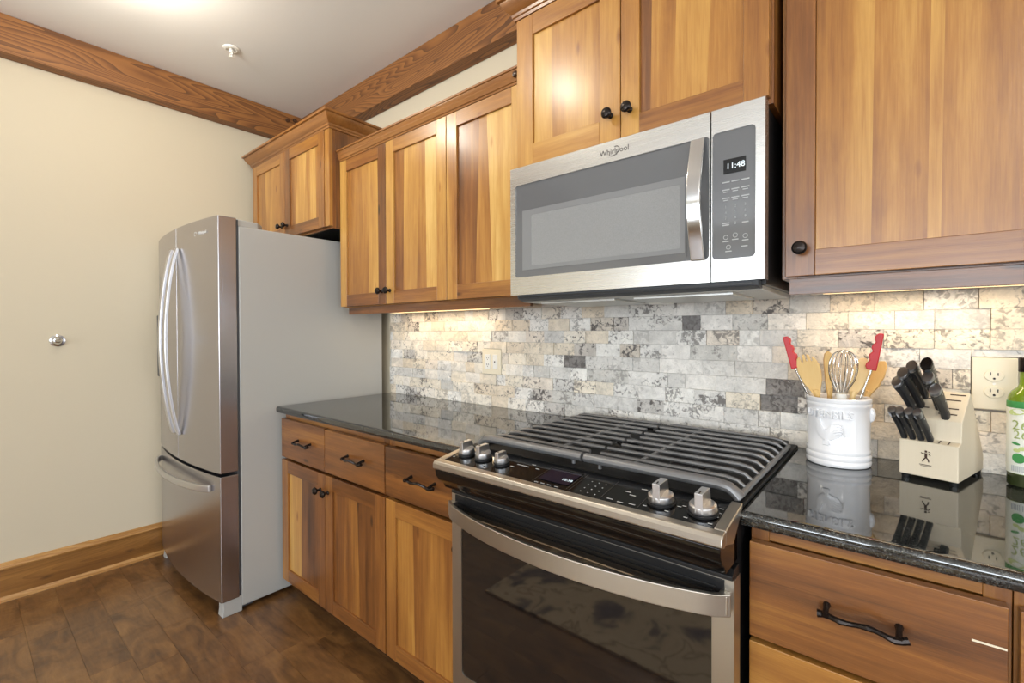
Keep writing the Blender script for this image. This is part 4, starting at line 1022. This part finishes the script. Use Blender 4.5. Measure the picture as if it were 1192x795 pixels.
def knife(kind, base, butt, label, group=None):
    """kitchen knife held in the block; base = where the handle meets the wood, butt = handle end (block coordinates)"""
    t = thing('kitchen_knife' if kind != 'steak' else 'steak_knife', label, 'knife', KB, KR, group)
    b, e = Vector(base), Vector(butt); ax = (e-b).normalized(); L = (e-b).length
    S = Vector((1, 0, 0)); S = (S-ax*S.dot(ax)).normalized(); N = ax.cross(S)
    if kind == 'steak': w0, w1, th, S, N = .0082, .0098, .0068, N, S
    else: w0, w1, th = .0098, .0142, .0092; S, N = N, S
    # handle grip: flattened section, swelling to the butt, gently curved
    pts, rs = [], []
    prof_ = [(0, 1.05), (.08, .92), (.2, .82), (.45, .86), (.7, .95), (.86, 1.12), (.95, 1.18), (1, 1.0)]
    m = MB(); seg = 12; vs = []
    for f, r in prof_:
        c = b+ax*L*f+S*(.003*math.sin(f*math.pi))
        wv = (w0+(w1-w0)*f)*r
        for k in range(seg):
            a = 2*math.pi*k/seg; cc, ss = math.cos(a), math.sin(a)
            cc = math.copysign(abs(cc)**.7, cc); ss = math.copysign(abs(ss)**.7, ss)
            vs.append(c+S*wv*cc+N*th*ss*(.85+.2*f))
    fs = []
    for i in range(len(prof_)-1):
        for k in range(seg): p, q = i*seg+k, i*seg+(k+1) % seg; fs.append((p, q, q+seg, p+seg))
    n = (len(prof_)-1)*seg; fs += [tuple(range(seg))[::-1], tuple(n+k for k in range(seg))]
    m.poly(vs, fs, smooth=True); m.build('grip', 'black_handle', t, local=True)
    # polished end cap
    q = e; m = MB(); vs = []
    for f, r in ((-.006 if kind != 'steak' else -.014, 1.03), (-.002, 1.06), (.0015, .93), (.002, .5)):
        for k in range(seg):
            a = 2*math.pi*k/seg; cc, ss = math.cos(a), math.sin(a); vs.append(e+ax*f+S*w1*1.16*r*cc+N*th*1.16*r*ss)
    fs = []
    for i in range(3):
        for k in range(seg): p, q2 = i*seg+k, i*seg+(k+1) % seg; fs.append((p, q2, q2+seg, p+seg))
    fs += [tuple(range(seg))[::-1], tuple(3*seg+k for k in range(seg))]
    m.poly(vs, fs, smooth=True).build('end_cap', 'cap_steel' if kind != 'dark' else 'bronze', t, local=True)
    # rivets
    m = MB()
    for f in ((.25, .55, .82) if kind != 'steak' else (.3, .75)):
        c = b+ax*L*f+S*(.003*math.sin(f*math.pi)); m.tube([c-N*(th*1.02), c+N*(th*1.02)], .0022, 8)
    m.build('rivets', 'handle_steel', t, local=True)
    m = MB()
    m.ribbon([b+ax*.002, b-ax*.02], w0*1.6, .003, S); m.build('blade', 'chrome', t, local=True)
    return t
M['cap_steel'] = plain('knife_cap_steel', (176, 178, 182), .3, 1)
M['black_handle'] = plain('black_knife_handle', (38, 40, 44), .36)
dz = Vector((0, -.078, .074))
st = ['leftmost of the four steak knives in the lower row of the knife block', 'second steak knife from the left in the lower row of the knife block', 'third steak knife from the left in the lower row of the knife block', 'rightmost steak knife in the lower row of the knife block, beside empty slots']
for i, (a0, a1) in enumerate(((-.099, -.100), (-.083, -.086), (-.067, -.069), (-.051, -.054))):
    knife('steak', (a0, .011, .096), (a1, .011-.078, .096+.072), st[i], 'steak knives in the lower row of the block')
G = 'large knives in the top of the block'
knife('big', (-.086, .034, .152), (-.095, -.052, .233), 'black-handled knife at the far left of the block, lowest of its column', G)
knife('big', (-.080, .052, .170), (-.087, -.045, .253), 'black-handled knife second up in the left column of the block', G)
knife('big', (-.078, .072, .190), (-.076, -.026, .268), 'black-handled knife highest in the left column of the block', G)
knife('big', (-.046, .052, .170), (-.043, -.042, .246), 'black-handled knife in the right column of the block, partly behind the front one', G)
knife('big', (-.030, .034, .152), (-.028, -.050, .220), 'black-handled knife in front on the right of the block with three rivets', G)
knife('dark', (-.056, .078, .196), (-.047, -.036, .276), 'dark brown-ended handle sticking up highest from the knife block', G)

# ---------------------------------------------------------------- olive oil bottle
BX, BY = 1.2155, -.088
bt = thing('oil_bottle', 'green glass cooking oil bottle with white label at the right edge of the photo', 'bottle', (BX, BY, .9145))
M['green'] = plain('green_oil_glass', (116, 142, 34), .08, coat=.5, spec=.6)
M['dkbottle'] = plain('dark_bottle_base', (52, 60, 34), .1, coat=.5)
M['label'] = plain('white_label', (236, 238, 228), .45)
M['labelgreen'] = plain('label_green', (70, 150, 82), .45)
M['labellime'] = plain('label_lime', (198, 210, 140), .45)
z = .9145
def sq(r): return r
MB().lathe([(.030, z), (.0345, z+.004), (.0345, z+.030)], (BX, BY, 0), 'z', 36).build('glass_base', 'dkbottle', bt)
MB().lathe([(.0343, z+.030), (.0343, z+.190), (.0335, z+.200), (.028, z+.212), (.0195, z+.220), (.0160, z+.228), (.0150, z+.262)], (BX, BY, 0), 'z', 36).build('glass_body', 'green', bt)
MB().lathe([(.0347, z+.031), (.0350, z+.033), (.0350, z+.176), (.0347, z+.178)], (BX, BY, 0), 'z', 36).build('label', 'label', bt)
MB().lathe([(.0348, z+.176), (.0352, z+.177), (.0352, z+.190), (.0348, z+.191)], (BX, BY, 0), 'z', 36).build('label_band', 'labelgreen', bt)
MB().lathe([(.0170, z+.256), (.0175, z+.258), (.0175, z+.285), (.016, z+.288), (.001, z+.288)], (BX, BY, 0), 'z', 28).build('cap', 'bronze', bt)
def onlabel(pts, name, mat, h=.0006):
    n = len(pts); vs = []
    for x, zz in pts: a = R(-120)+x/.035; vs.append((BX+(.0352+h)*math.cos(a), BY+(.0352+h)*math.sin(a), z+zz))
    MB().poly(vs, [tuple(range(n))]).build(name, mat, bt)
def ell(cx, cz, a, b, t=0, n=20): return [(cx+a*math.cos(2*math.pi*k/n)*math.cos(t)-b*math.sin(2*math.pi*k/n)*math.sin(t), cz+a*math.cos(2*math.pi*k/n)*math.sin(t)+b*math.sin(2*math.pi*k/n)*math.cos(t)) for k in range(n)]
def ltext(s, size, x0, zz, mat, rot=0):
    cu = bpy.data.curves.new('t', 'FONT'); cu.body = s; cu.size = size; cu.extrude = .0002; cu.align_x = 'CENTER'; cu.align_y = 'CENTER'; cu.resolution_u = 2
    t = bpy.data.objects.new('tmp', cu); COL.objects.link(t); me = bpy.data.meshes.new_from_object(t.evaluated_get(bpy.context.evaluated_depsgraph_get())); bpy.data.objects.remove(t)
    for v in me.vertices:
        a = R(-120)+(x0+v.co.x)/.035; r = .0356; v.co = (r*math.cos(a), r*math.sin(a), zz+v.co.y)
    me.materials.clear(); me.materials.append(M[mat]); o = bpy.data.objects.new('label_lettering', me); COL.objects.link(o); o.parent = bt
onlabel(ell(-.006, .168, .016, .007, .2), 'label_swoosh', 'labellime')
ltext('26', .030, 0, .138, 'labellime'); ltext('26', .026, .001, .117, 'labellime')
onlabel(ell(-.007, .098, .008, .0028, -.2), 'label_leaf', 'labelgreen', .001); onlabel(ell(.004, .088, .006, .0045, .3), 'label_olive', 'labellime', .001); onlabel(ell(-.005, .083, .006, .004, 0), 'label_olive', 'labellime', .001)
onlabel(ell(-.002, .066, .011, .011), 'label_seal', 'labelgreen', .0012)
m = MB()
for k in range(10):
    a = R(-120)+(-.014+.0028*k)/.035; c, s = math.cos(a), math.sin(a); m.box(BX+.0355*c-.0006, BX+.0355*c+.0006, BY+.0355*s-.0004, BY+.0355*s+.0004, z+.036, z+.049)
m.build('label_bars', 'grey_print', bt)
